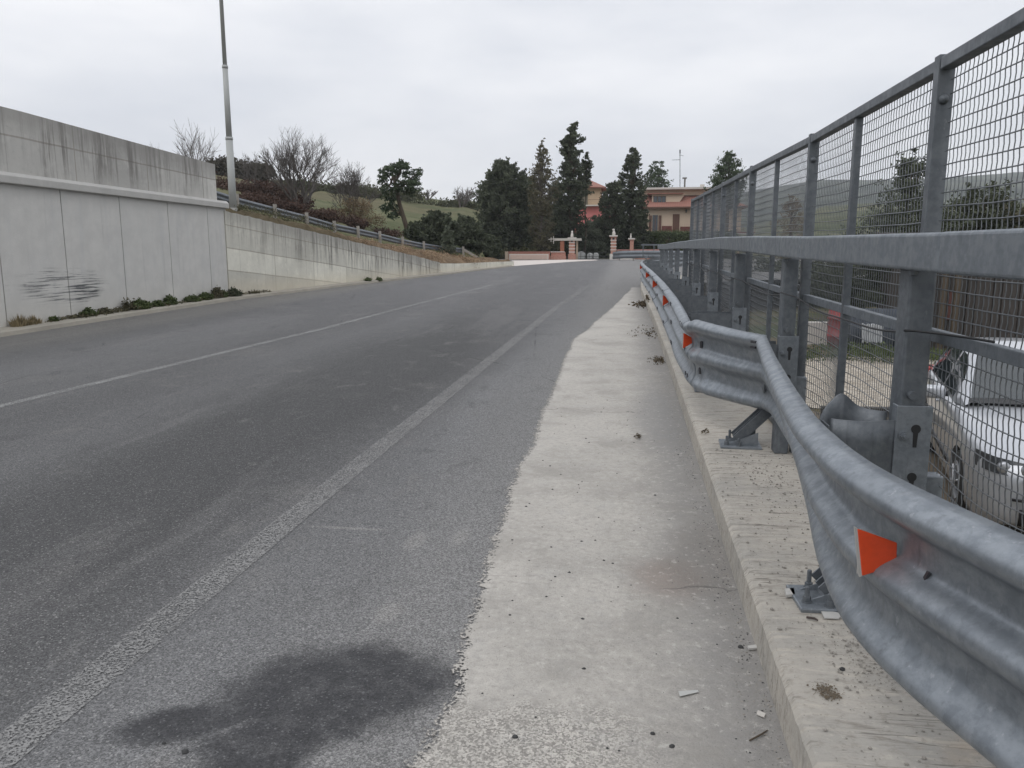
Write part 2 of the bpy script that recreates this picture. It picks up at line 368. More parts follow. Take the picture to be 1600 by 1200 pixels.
def m_wall(kind):
    g = G(kind + '_wall_concrete'); g.uvs = g.tc.outputs['UV']
    U, V, _ = g.sep(g.uvs)                   # U metres along, V metres below the top
    big = g.noise(.35, 5, .6, g.mapv((1, 1, 1), src=g.uvs)); mid = g.noise(3, 5, .6, g.mapv(src=g.uvs))
    strk = g.noise(2.2, 5, .6, g.mapv((1.6, .12, 1), src=g.uvs)); strk2 = g.noise(7, 4, .6, g.mapv((1.2, .05, 1), src=g.uvs))
    if kind == 'precast':
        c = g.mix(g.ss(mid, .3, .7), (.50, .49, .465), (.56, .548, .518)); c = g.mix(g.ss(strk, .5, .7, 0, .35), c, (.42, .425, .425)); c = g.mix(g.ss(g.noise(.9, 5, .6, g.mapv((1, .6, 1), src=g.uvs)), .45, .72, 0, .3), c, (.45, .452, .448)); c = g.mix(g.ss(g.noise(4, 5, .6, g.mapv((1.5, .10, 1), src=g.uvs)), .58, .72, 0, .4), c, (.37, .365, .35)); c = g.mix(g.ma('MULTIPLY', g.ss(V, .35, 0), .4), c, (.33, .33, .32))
        c = g.mix(g.ss(big, .4, .7, 0, .5), c, (.50, .495, .47))
        c = g.mix(g.ma('MULTIPLY', g.ss(V, 1.8, 3.0), .6), c, (.56, .53, .46))
        c = g.mix(g.ma('MULTIPLY', g.ss(V, 2.5, 2.9), g.ss(strk2, .5, .7)), c, (.27, .24, .18))
        # black tyre scuffs
        lines = g.noise(24, 5, .7, g.mapv((.035, 1, 1), loc=(0, 0, 0), src=g.uvs))
        wob = g.noise(3, 4)
        a = ell(g, U, V, 1.75, 1.86, 1.1, .30, 0, wob, .4)
        b = ell(g, U, V, 2.35, 1.98, .45, .17, 0, wob, .4)
        c = g.mix(g.ma('MULTIPLY', a, g.ss(lines, .49, .58, 0, .8)), c, (.07, .075, .08))
        c = g.mix(g.ma('MULTIPLY', b, g.ss(lines, .44, .55, 0, .85)), c, (.05, .055, .06))
        c = g.mix(g.ss(g.noise(1.4, 3, .5, g.mapv((1, .3, 1), src=g.uvs)), .6, .75, 0, .25), c, (.36, .37, .38))
    else:
        tint = (.60, .585, .55) if kind == 'parapet' else (.72, .70, .62)
        c = g.mix(g.ss(big, .35, .65), tint, tuple(x * .8 for x in tint))
        c = g.mix(g.ss(mid, .5, .75, 0, .5), c, tuple(min(1, x * 1.22) for x in tint))
        # shutter panels: every board field weathered a little differently
        bt = g.n('ShaderNodeTexBrick'); g.l(g.mapv((1, 1, 1), loc=(0, .25, 0), src=g.uvs), bt.inputs['Vector'])
        bt.offset = 0.0; bt.inputs['Scale'].default_value = 1; bt.inputs['Brick Width'].default_value = 2.5; bt.inputs['Row Height'].default_value = .62 if kind == 'slope' else .68
        bt.inputs['Mortar Size'].default_value = .018; bt.inputs['Mortar Smooth'].default_value = .3
        bt.inputs['Color1'].default_value = (.70, .70, .70, 1); bt.inputs['Color2'].default_value = (1.12, 1.12, 1.10, 1); bt.inputs['Mortar'].default_value = (.5, .48, .45, 1)
        c = g.mix(.85, c, bt.outputs[0], 'MULTIPLY')
        bt2 = g.n('ShaderNodeTexBrick'); g.l(g.mapv((1, 1, 1), loc=(.6, .1, 0), src=g.uvs), bt2.inputs['Vector'])
        bt2.offset = 0; bt2.inputs['Scale'].default_value = 1; bt2.inputs['Brick Width'].default_value = 1.27; bt2.inputs['Row Height'].default_value = 5
        bt2.inputs['Mortar Size'].default_value = .007
        bt2.inputs['Color1'].default_value = (.93, .93, .93, 1); bt2.inputs['Color2'].default_value = (1.05, 1.05, 1.05, 1); bt2.inputs['Mortar'].default_value = (.6, .6, .58, 1)
        c = g.mix(.7, c, bt2.outputs[0], 'MULTIPLY')
        # dark runs from the top edge
        ln = g.ma('MULTIPLY', g.noise(.9, 2, .5, g.mapv((1, 0, 0), src=g.uvs)), 2.6 if kind == 'parapet' else 2.4)
        dep = g.ss(g.ma('SUBTRACT', V, ln), .1, -.9)
        clus = g.ss(g.noise(.55, 2, .5, g.mapv((1, 0, 0), loc=(3.3, 0, 0), src=g.uvs)), .38, .52)
        if kind == 'slope': clus = g.ss(U, 1.5, 8, .6, 1.25)
        sk = g.ma('MULTIPLY', g.ss(g.noise(2.6 if kind == 'parapet' else 4.5, 6, .8, g.mapv((1, .05, 1), src=g.uvs)), .46, .58), g.ss(g.noise(6, 5, .75, g.mapv((1, .5, 1), src=g.uvs)), .25, .55, .45, 1))
        c = g.mix(g.ma('MULTIPLY', g.ma('MULTIPLY', dep, sk), g.ma('MULTIPLY', clus, .72)), c, (.115, .105, .095))
        c = g.mix(g.ma('MULTIPLY', g.ss(g.ma('SUBTRACT', V, g.ma('MULTIPLY', g.noise(2.5, 5, .7, g.mapv(src=g.uvs)), .7)), .15, -.3), .45), c, (.22, .21, .195)); c = g.mix(g.ss(g.noise(11, 6, .75, g.mapv(src=g.uvs)), .54, .7, 0, .3), c, (.24, .235, .22))
        c = g.mix(g.ss(strk, .55, .7, 0, .3), c, (.25, .245, .235))
        if kind == 'slope': c = g.mix(g.ss(g.sep()[2], .9, .35, 0, .45), c, (.62, .55, .42))
    f = g.noise(30, 3); g.bump(g.ma('ADD', f, mid), .2, .01)
    return g.done(c, .9, 0, .3)
def m_leaf(name, dark, light, rough=.7):
    g = G(name); t = g.attr('tint')[0]; n_ = g.noise(3, 2)
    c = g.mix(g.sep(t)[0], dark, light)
    c = g.mix(g.ss(n_, .4, .7, 0, .3), c, tuple(x * 1.25 for x in light))
    m = g.done(c, rough, 0, .25)
    tr = g.n('ShaderNodeBsdfTranslucent'); g.l(c, tr.inputs[0]); mx = g.n('ShaderNodeMixShader'); mx.inputs[0].default_value = .25
    out = g.nt.nodes['Material Output']; g.l(g.b.outputs[0], mx.inputs[1]); g.l(tr.outputs[0], mx.inputs[2]); g.l(mx.outputs[0], out.inputs[0])
    return m
def m_field():
    g = G('field_grass'); a = g.noise(.09, 6, .65); b = g.noise(.6, 5, .7); c_ = g.noise(.03, 3)
    c = g.mix(g.ss(a, .35, .65), (.060, .072, .032), (.125, .125, .068))
    c = g.mix(g.ss(c_, .48, .62, 0, .6), c, (.12, .10, .06))
    c = g.mix(g.ss(b, .5, .75, 0, .6), c, (.045, .05, .022))
    g.bump(b, .6, .4); return g.done(c, .95, 0, .1)
def m_bank():
    g = G('bank_soil'); a = g.noise(1.3, 6, .7); b = g.noise(9, 5, .7); v = g.sep(g.voro(7))[0]
    X, Y, Z = g.sep()
    c = g.mix(g.ss(a, .35, .65), (.10, .068, .042), (.22, .155, .10))
    c = g.mix(g.ss(v, .5, 1, 0, .5), c, (.30, .225, .15))
    c = g.mix(g.ss(Y, 34, 27, 0, .75), c, g.mix(b, (.035, .032, .015), (.10, .085, .045)))
    g.bump(g.ma('ADD', b, v), 1, .1); return g.done(c, .95, 0, .1)
def m_ground():
    g = G('yard_ground'); a = g.noise(.25, 6, .65); b = g.noise(4, 5, .7)
    c = g.mix(g.ss(a, .4, .6), (.055, .07, .028), (.13, .105, .065))
    c = g.mix(g.ss(b, .5, .8, 0, .5), c, (.17, .14, .095))
    g.bump(b, .6, .05); return g.done(c, .95, 0, .1)
def m_gravel():
    g = G('yard_gravel'); v = g.sep(g.voro(22))[0]; a = g.noise(1.2, 5)
    c = g.mix(v, (.22, .19, .15), (.50, .45, .38)); c = g.mix(g.ss(a, .5, .7, 0, .4), c, (.25, .21, .16))
    g.bump(v, .8, .03); return g.done(c, .95, 0, .2)
def m_hill(name, c0, c1, c2, s=1.0):
    g = G(name); a = g.noise(.012 * s, 6, .6); b = g.noise(.05 * s, 5, .7)
    c = g.mix(g.ss(a, .42, .58), c0, c1); c = g.mix(g.ss(b, .5, .62), c, c2)
    return g.done(c, .95, 0, .05)
def m_roof():
    g = G('clay_roof_tiles'); X, Y, Z = g.sep(); w = g.ma('PINGPONG', X, .11)
    a = g.noise(1.5, 5)
    c = g.mix(a, (.20, .085, .062), (.31, .145, .11)); c = g.mix(g.ss(w, 0, .05, .45, 0), c, (.12, .05, .035))
    return g.done(c, .85)
def m_brick():
    g = G('red_brick'); bt = g.n('ShaderNodeTexBrick'); g.l(g.mapv(rot=(R(90), 0, 0)), bt.inputs['Vector']); bt.inputs['Scale'].default_value = 4
    bt.inputs['Color1'].default_value = (.33, .12, .08, 1); bt.inputs['Color2'].default_value = (.42, .19, .13, 1); bt.inputs['Mortar'].default_value = (.45, .4, .36, 1)
    return g.done(bt.outputs[0], .9)
def m_bark(name, a, b):
    g = G(name); n_ = g.noise(8, 5, .6, g.mapv((1, 1, .3))); return g.done(g.mix(n_, a, b), .95, 0, .1)
def m_paint(name, cover=.5, col=(.62, .62, .60)):
    g = G(name); a = g.noise(3, 5, .7); v = g.sep(g.voro(150))[0]
    k = g.ma('ADD', g.ma('MULTIPLY', a, .5), g.ma('MULTIPLY', v, .5))
    mask = g.ma('MULTIPLY', g.ss(k, .60 - cover * .5, 1.0 - cover * .5), .92)
    m = g.done(col, .8)
    tr = g.n('ShaderNodeBsdfTransparent'); mx = g.n('ShaderNodeMixShader'); g.l(mask, mx.inputs[0])
    g.l(tr.outputs[0], mx.inputs[1]); g.l(g.b.outputs[0], mx.inputs[2]); g.l(mx.outputs[0], g.nt.nodes['Material Output'].inputs[0])
    return m
M_ASPH = m_asphalt(); M_SHO = m_shoulder(); M_KERB = m_kerb()
M_GALV = m_galv('galvanised_steel', .62, .45); M_RAIL = m_galv('rail_steel', .72, .55, .44); M_GALVD = m_galv('weathered_galvanised_steel', .42, .4); M_WIRE = plain('mesh_wire_zinc', (.17, .18, .19), .5, .5)
M_PRE = m_wall('precast'); M_PAR = m_wall('parapet'); M_SLO = m_wall('slope')
M_LEDGE = plain('ledge_concrete', (.45, .44, .415), .9, 0, .18, 3, .2)
M_FIELD = m_field(); M_BANK = m_bank(); M_GND = m_ground(); M_GRAV = m_gravel()
M_ROOF = m_roof(); M_BRICK = m_brick()
M_CREAM = plain('cream_render', (.58, .47, .36), .9, 0, .08, .8); M_PINK = plain('pink_render', (.62, .21, .20), .9, 0, .08, .8)
M_PEACH = plain('peach_render', (.52, .39, .26), .9, 0, .1, .8)
M_WHITE = plain('off_white_stone', (.55, .52, .48), .85, 0, .15, 8); M_SHUT = plain('brown_shutter', (.12, .062, .042), .7)
M_DARK = plain('dark_opening', (.02, .02, .022), .4); M_GLASSD = plain('window_glass', (.05, .06, .07), .1, 0, .05, 2)
M_RED = plain('red_brown_railing', (.20, .05, .045), .6)
M_BARKG = m_bark('grey_bark', (.075, .065, .058), (.17, .15, .135)); M_BARKB = m_bark('brown_bark', (.05, .04, .03), (.13, .105, .08))
M_TWIG = m_bark('twig_bark', (.07, .063, .058), (.15, .135, .125))
M_L_DK = m_leaf('dark_evergreen_leaf', (.024, .032, .022), (.098, .112, .070))
M_L_PINE = m_leaf('pine_needles', (.026, .042, .025), (.085, .115, .06))
M_L_OLV = m_leaf('grey_green_leaf', (.05, .062, .042), (.15, .17, .12))
M_L_BRN = m_leaf('brown_green_leaf', (.05, .048, .028), (.15, .135, .085))
M_L_TAN = m_leaf('tan_dead_growth', (.10, .075, .045), (.22, .165, .10))
M_L_RED = m_leaf('reddish_bramble', (.035, .022, .018), (.105, .065, .05))
M_L_GRN = m_leaf('weed_leaf', (.028, .042, .016), (.12, .15, .06))
M_L_DRY = m_leaf('dry_grass_blade', (.14, .11, .06), (.34, .28, .17))
M_L_HDG = m_leaf('hedge_leaf', (.035, .05, .022), (.11, .14, .065))
M_STONE = plain('loose_stone', (.30, .28, .25), .9, 0, .35, 9); M_STONED = plain('dark_stone', (.05, .05, .05), .9, 0, .3, 9)
# ================================================================ THE SETTING
tag(MB().grid([[(x, y, -.99) for x in (-3000, -900, -200, -40, 0, 40, 200, 900, 3000)] for y in (-300, -20, 20, 100, 300, 900, 3000)]).build('ground', M_GND), kind='structure')
# left edge of the road (wall foot), measured
WB = [(0, 520), (180, 493), (357, 467), (400, 462), (450, 456), (520, 447.5), (600, 438.5), (650, 433), (700, 427.5), (750, 421.5), (803, 415.5)]
WBP = [atroad(*q) for q in WB]
def left_x(Y):
    ys = [p.y for p in WBP]; xs = [p.x for p in WBP]
    if Y < ys[0]: return xs[0] + (ys[0] - Y) * (xs[0] - xs[2]) / (ys[2] - ys[0])
    if Y > ys[-1]: return xs[-1] - (Y - ys[-1]) * .55
    return ipl(Y, ys, xs)
def right_x(Y): return .60 if Y < 27 else .60 + min(34, ((Y - 27) * .30) ** 2 * 1.0 + (Y - 27) * .12)
def kx(Y): return ipl(Y, [-8, 1, 4, 9, 15, 24, 28, 31, 34], [.50, .515, .535, .56, .56, .50, .55, .95, 1.75])
rows = []
Ys = [-8 + i * 1.0 for i in range(84)]
for Y in Ys:
    a, b = left_x(Y) - .2, right_x(Y) + .3
    rows.append([(lerp(a, b, k / 16), Y, zr(Y)) for k in range(17)])
tag(MB().grid(rows).build('road', M_ASPH), kind='structure')
# shoulder: concrete sheet with a ragged edge
random.seed(3)
ex = lambda Y: ipl(Y, [-8, 1.5, 2.0, 2.44, 3.4, 4.8, 7.3, 12.6, 14, 20, 26], [-.5, -.55, -.60, -.56, -.64, -.69, -.73, -.80, -.67, -.22, .2])
rows = []; suv = []; Y = -8.; jag = 0
while Y < 27.5:
    jag = jag * .88 + random.uniform(-1, 1) * .008
    e = ex(Y) + jag + .008 * math.sin(Y * 2.3); k = kx(Y) + .02
    rows.append([(lerp(e - .09, k, t / 6), Y, zr(Y) + .006) for t in range(7)]); suv += [((k - e + .09) * t / 6, Y) for t in range(7)]; Y += .035 if Y < 9 else .12
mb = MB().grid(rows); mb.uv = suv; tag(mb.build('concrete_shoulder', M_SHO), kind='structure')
# kerb / bridge edge strip, chipped nose
random.seed(5)
def kerbrow(Y, j):
    x = kx(Y); z = zr(Y); c = random.uniform(0, .008)
    return [(x, Y, z - .05), (x + .004, Y, z + .145 - c), (x + .014 + c, Y, z + .160 - c * .3), (x + .05, Y, z + .163), (1.36 + max(0, Y - 27) * .3, Y, z + .168), (1.38 + max(0, Y - 27) * .3, Y, z + .14), (1.38 + max(0, Y - 27) * .3, Y, -1.05)]
rows = []; Y = -8.
while Y < 34: rows.append(kerbrow(Y, 0)); Y += .03 if 1 < Y < 6 else .15
tag(MB().grid(rows).build('kerb', M_KERB), kind='structure')
# worn painted lines
def strip(name, pts, w, mat, lift):
    rows = []
    for i in range(len(pts) - 1):
        a, b = pts[i], pts[i + 1]; n = max(1, int((b[1] - a[1]) / 1.0))
        for k in range(n): rows.append((lerp(a[0], b[0], k / n), lerp(a[1], b[1], k / n)))
    rows.append(pts[-1])
    g = [[(x + s * w / 2, y, zr(y) + lift) for s in (-1, 1)] for x, y in rows]
    return tag(MB().grid(g).build(name, mat), kind='structure')
strip('edge_line_marking', [(-1.83, -4), (-1.83, 4.5), (-1.78, 7.7), (-1.60, 19), (-1.2, 30)], .16, m_paint('worn_edge_line_paint', .58, (.225, .222, .216)), .004)
cp = [atroad(*q) for q in ((0, 635), (250, 575), (500, 515), (640, 478), (770, 445))]
strip('centre_line_marking', [(-6.1, 0)] + [(p.x, p.y) for p in cp], .13, m_paint('worn_centre_line_paint', .60, (.27, .27, .262)), .004)
lp = [atroad(*q) for q in ((0, 538), (200, 510), (370, 487), (500, 464), (620, 446))]
strip('left_line_marking', [(p.x, p.y) for p in lp], .12, m_paint('worn_left_line_paint', .40, (.27, .26, .245)), .004)
# pale gutter strip at the wall foot
rows = []; Y = 4.
while Y < 51:
    x = left_x(Y); w = ipl(Y, [4, 14, 30, 51], [.55, .5, .42, .3]); z = zr(Y)
    rows.append([(x - .25, Y, z + .09), (x + w - .09, Y, z + .085), (x + w - .02, Y, z + .07), (x + w, Y, z - .02)]); Y += .5
tag(MB().grid(rows).build('gutter_pavement', plain('gutter_concrete', (.33, .305, .255), .9, 0, .3, 1.6, .3)), kind='structure')
# ---- left wall: straight, in its own plane
A = Vector((WBP[0].x, WBP[0].y, 0)); B = Vector((WBP[2].x, WBP[2].y, 0)); D = (B - A).normalized(); NRM = Vector((D.y, -D.x, 0))   # towards the road
if NRM.x < 0: NRM = -NRM
def onwall(px, py, off=0):
    r = ray(px, py); a = A + NRM * off; t = (a - Vector((0, 0, HC))).dot(NRM) / r.dot(NRM); return Vector((0, 0, HC)) + r * t
def along(p): return (Vector((p.x, p.y, 0)) - A).dot(D)
ledz = (onwall(0, 283).z + onwall(355, 326).z) / 2; topz = (onwall(0, 165).z + onwall(340, 258).z) / 2
s_end = along(onwall(357, 400)); s_end2 = along(onwall(341, 280)); s0 = -9.
walltop = topz
def wallbox(s_a, s_b, z0, z1, off, th, zt=None, seg=None):
    """face towards the road with UV in metres; returns MB"""
    mb = MB(); mb.uv = []; n = seg or max(1, int((s_b - s_a)))
    P = lambda s, z, o: A + D * s + NRM * o + Vector((0, 0, z))
    rowz = [z0, z1]
    v = []
    for k in range(n + 1):
        s = lerp(s_a, s_b, k / n)
        for (o, z) in ((off, z0), (off, z1), (off - th, z1), (off - th, z0)):
            p = P(s, z, o); mb.v.append(tuple(p)); mb.uv.append((s, z1 - z if o == off else 0))
    for k in range(n):
        for j in range(4):
            a = k * 4 + j; b = k * 4 + (j + 1) % 4
            mb.f.append((a, a + 4, b + 4, b)); mb.m.append(0)
    mb.f.append((0, 1, 2, 3)); mb.f.append((n * 4 + 3, n * 4 + 2, n * 4 + 1, n * 4)); mb.m += [0, 0]
    return mb
wall = empty('retaining_wall', A + D * s_end, 'tall grey concrete wall with smooth lower panels and streaked upper parapet', 'wall')
js = [along(onwall(x, y)) for x, y in ((0, 400), (103, 400), (193, 400), (267, 400), (328, 400))]
edges = [s0, s0 + 3.4, (s0 + 3.4 + js[0]) / 2] + js + [s_end]
for i in range(len(edges) - 1):
    a, b = edges[i] + .012, edges[i + 1] - .012
    part(wallbox(a, b, -.3, ledz, 0, .35), 'wall_panel', M_PRE, wall)
part(wallbox(s0, s_end, -.3, ledz - .02, -.03, .3), 'wall_core', M_DARK, wall)
mb = MB(); P = lambda s, z, o: A + D * s + NRM * o + Vector((0, 0, z))
prof = [(.0, ledz + .002), (.085, ledz + .0), (.10, ledz + .012), (.10, ledz + .135), (.03, ledz + .20), (-.45, ledz + .21), (-.45, ledz + .002)]
mb.prism([P(s0, z, o) for o, z in prof], D * (s_end + .02 - s0)); bevel(part(mb, 'ledge', M_LEDGE, wall), .01)
part(wallbox(s0, s_end2, ledz + .15, walltop, -.07, .3), 'parapet', M_PAR, wall)
la, lb_ = onwall(0, 283, .05), onwall(355, 326, .05); ta, tb = onwall(0, 165, -.07), onwall(340, 258, -.07)
for o in wall.children:                              # the wall's courses rise very slightly to the left
    for v in o.data.vertices:
        wz = v.co + wall.location; q = along(wz)
        if wz.z > ledz - .1:
            dl = ipl(q, [along(la) - 9, along(la), along(lb_)], [la.z, la.z, lb_.z]) - ledz; dt = lerp(ta.z, tb.z, (q - along(ta)) / (along(tb) - along(ta))) - walltop
            if q < along(ta): dt = ta.z - walltop
            v.co.z += dt if wz.z > walltop - .05 else dl
# ---- sloping wall, following the curve of the road
SL = [(357, 467, 329), (395, 462.5, 338), (430, 458.5, 347), (480, 452.5, 359), (525, 447, 370), (560, 443, 379), (610, 437.5, 390.5), (650, 433, 400), (688, 428.7, 410.5)]
top_pts = []; base_pts = []; uvu = 0; mb = MB(); mb.uv = []
col_ = []
for i in range(len(SL) - 1):
    a, b = SL[i], SL[i + 1]
    for k in range(6): col_.append(tuple(lerp(a[j], b[j], k / 6) for j in range(3)))
col_.append(SL[-1])
prev = None
for (x, yb, yt) in col_:
    p = atroad(x, yb); z = at(x, yt, p.y).z
    if prev is not None: uvu += (Vector((p.x, p.y)) - prev).length
    prev = Vector((p.x, p.y)); top_pts.append((Vector((p.x, p.y, z)), uvu)); base_pts.append(p)
for i, (t, u) in enumerate(top_pts):
    wob = .012 * math.sin(i * 2.3) if 0 < i < len(top_pts) - 1 else 0
    nx = .35
    for (dx, z) in ((0, -.2), (0, t.z + wob), (-nx, t.z + wob), (-nx, -.2)):
        mb.v.append((t.x + dx + (.02 if i == 0 else 0), t.y + (.03 if i == 0 else 0), z)); mb.uv.append((u, t.z - z if dx == 0 else 0))
for i in range(len(top_pts) - 1):
    for j in range(3):
        a = i * 4 + j; mb.f.append((a, a + 4, a + 5, a + 1)); mb.m.append(0)
mb.f.append((0, 1, 2, 3)); n = len(top_pts) - 1; mb.f.append((n * 4 + 3, n * 4 + 2, n * 4 + 1, n * 4)); mb.m += [0, 0]
o = mb.build('sloping_wall', M_SLO); tag(o, 'stained concrete wall whose top slopes down along the road', 'wall')
# ---- low wall at the end
LW = [(688, 428.7, 411.5), (720, 425.2, 411.8), (750, 421.5, 410.5), (780, 418.3, 409.2), (803, 415.6, 408.3)]
mb = MB(); mb.uv = []; low_top = []; u = 0
for i, (x, yb, yt) in enumerate(LW):
    p = atroad(x, yb); t = at(x, yt, p.y); low_top.append(t); u += 1.5
    for (dx, z) in ((0, -.2), (0, t.z), (-.3, t.z), (-.3, -.2)): mb.v.append((p.x + dx, p.y + (.02 if i == 0 else 0), z)); mb.uv.append((u, 1 + t.z - z))
for i in range(len(LW) - 1):
    for j in range(3): a = i * 4 + j; mb.f.append((a, a + 4, a + 5, a + 1)); mb.m.append(0)
mb.f.append((0, 1, 2, 3)); n = len(LW) - 1; mb.f.append((n * 4 + 3, n * 4 + 2, n * 4 + 1, n * 4)); mb.m += [0, 0]
tag(mb.build('low_wall', M_SLO), 'low beige concrete wall between the sloping wall and the brick gate', 'wall')
# ---- bank behind the sloping wall up to the upper guardrail
GR = [(371, 303, 327), (430.5, 319, 345), (480, 332, 355), (523, 345, 366.5), (560, 353, 374.5), (594, 361, 383), (629.5, 370, 389), (662.5, 377, 393), (694, 381.8, 397), (724, 385, 402)]
GY = [27.5 + 2.35 * i for i in range(10)]
grb = [at(x, yb, Y) for (x, yt, yb), Y in zip(GR, GY)]; grt = [at(x, yt, Y) for (x, yt, yb), Y in zip(GR, GY)]
random.seed(11)
wt = [t for t, u in top_pts] + low_top[1:]
def polyat(pts, f):
    f = f * (len(pts) - 1); i = min(int(f), len(pts) - 2); return pts[i].lerp(pts[i + 1], f - i)
NB = 60; rows = []
end_g = [grb[0] + Vector((-3, -6, .6))] + grb + [at(752, 406, 50.5)]
wtx = [P(s_end - 5, ledz - .3, -.5)] + [P(s_end - .2, ledz - .35, -.4)] + [t + Vector((-.12, 0, 0)) for t in wt]
for j in range(9):
    t = j / 8; r = []
    for k in range(NB + 1):
        f = k / NB; a = polyat(wtx, f); b = polyat(end_g, f); p = a.lerp(b, t)
        w = .10 * (1 if 0 < j < 8 else 0); p = p + Vector((0, 0, random.uniform(-w, w) - (.05 if j == 0 else 0) + .1 * math.sin(t * math.pi))); r.append(p)
    rows.append(r)
tag(MB().grid(rows).build('bank', M_BANK, smooth=True), kind='structure')
# ---- hill behind, lofted from the guardrail line to the skyline
SKX = [-500, 0, 200, 300, 345, 380, 405, 487, 530, 576, 655, 734, 800, 900, 1000, 1090, 1160]
SKY_ = [300, 275, 268, 262, 262, 268, 279, 288, 291, 296, 309, 315, 322, 335, 348, 360, 372]
def skyl(px): return ipl(px, SKX, SKY_)
BX = [-500, 0, 200, 371, 724, 760, 800, 1160]
def hill_pt(px, t):
    if px < 371: b0 = grb[0] + Vector(((px - 371) * .06, 0, .2)); yb = 326; Yb = 28.
    else: yb = ipl(px, [g[0] for g in GR] + [752, 775, 800, 1160], [g[2] for g in GR] + [405.5, 404, 403, 402]); Yb = ipl(px, [g[0] for g in GR] + [752, 775, 800, 1160], GY + [50.5, 74, 92, 104])
    Ys_ = 150.; Y = Yb * (Ys_ / Yb) ** t
    sk = skyl(px) + 1.2 * math.sin(px * .11) + .8 * math.sin(px * .31)
    y = yb + (sk - yb) * (t ** .62)
    return at(px, y, Y)
rows = []
for j in range(15):
    t = j / 13.; r = []
    for k in range(0, 100):
        px = -500 + k * (1660 / 99)
        if j < 14:
            p = hill_pt(px, min(t, 1)); p.z += random.uniform(-.12, .12) * (1 if 0 < j < 13 else 0)
        else: p = hill_pt(px, 1) ; p = Vector((p.x * 1.3, 260, p.z - 6))
        r.append(p)
    rows.append(r)
hill = tag(MB().grid(rows).build('hill', M_FIELD, smooth=True), kind='structure')
# ---- ground beyond the crest (forecourt, road end)
rows = [[(x, Y, .665 if Y > 70 else zr(Y) - .012) for x in (-26, -12, 0, 12, 24, 34)] for Y in (54, 60, 66, 71, 84, 100, 130)]
tag(MB().grid(rows).build('verge', plain('verge_grass', (.06, .06, .035), .95, 0, .35, 1.2)), kind='structure')
fc = [atroad(*q) for q in ((800, 416.2), (850, 412.5), (893, 409.2), (935, 406.9), (930, 405.9), (880, 406.0), (800, 407.4))]
mb = MB(); mb.v = [(p.x, p.y, zr(p.y) + .012) for p in fc]; mb.f = [tuple(range(len(fc)))]; mb.m = [0]
tag(mb.build('forecourt_pavement', plain('pale_forecourt', (.55, .50, .46), .9, 0, .08, 1)), kind='structure')
# ---- right: yard below and far hills
mb = MB(); rng = random.Random(4); pts = []
for k in range(28):
    a = 2 * math.pi * k / 28; r = 1 + rng.uniform(-.08, .08)
    pts.append((5.7 + 4.1 * math.cos(a) * r, 15.7 + 3.5 * math.sin(a) * r, -.975))
mb.v = pts; mb.f = [tuple(range(28))]; mb.m = [0]; tag(mb.build('gravel_yard', M_GRAV), kind='structure')
def farhill(name, Y0, Y1, xs, ys, mat, zb, seed, amp):
    rg = random.Random(seed); rows = []; n = 70; nj = 12
    jit = [rg.uniform(-amp, amp) for _ in range(n + 1)]
    for j in range(nj + 2):
        r = []
        for k in range(n + 1):
            px = xs[0] + (xs[-1] - xs[0]) * k / n; t = min(1, j / nj)
            pt = at(px, ipl(px, xs, ys) + jit[k], Y1); pb = at(px, 391, Y0)
            X = lerp(pb.x, pt.x, t); Y = lerp(Y0, Y1, t); z = lerp(zb, pt.z, t ** .8 if t < 1 else 1) + (rg.uniform(-1, 1) * Y * .0015 if 0 < j < nj else 0)
            if j == nj + 1: Y *= 1.15; X *= 1.15; z -= 20
            r.append((X, Y, z))
        rows.append(r)
    return tag(MB().grid(rows).build(name, mat, smooth=True), kind='structure')
farhill('far_hills', 420, 1300, [980, 1120, 1176, 1218, 1285, 1360, 1453, 1495, 1600, 1800, 2300], [330, 306, 297, 291, 280, 281, 280, 276, 268, 262, 255], m_hill('far_wooded_hill', (.035, .045, .035), (.075, .085, .06), (.028, .038, .03)), -1, 3, .8)
farhill('near_fields', 90, 420, [1060, 1180, 1290, 1360, 1450, 1600, 1800, 2300], [372, 352, 322, 318, 325, 318, 310, 300], m_hill('valley_fields', (.07, .08, .04), (.13, .125, .075), (.04, .05, .028), 4), -1, 9, 1.2)
# ================================================================ GUARDRAIL (bent three-wave barrier)
gr = empty('guardrail', (1.05, 3.0, 0), 'badly dented three-wave steel guardrail with orange reflectors and upper beam on the kerb', 'guardrail')
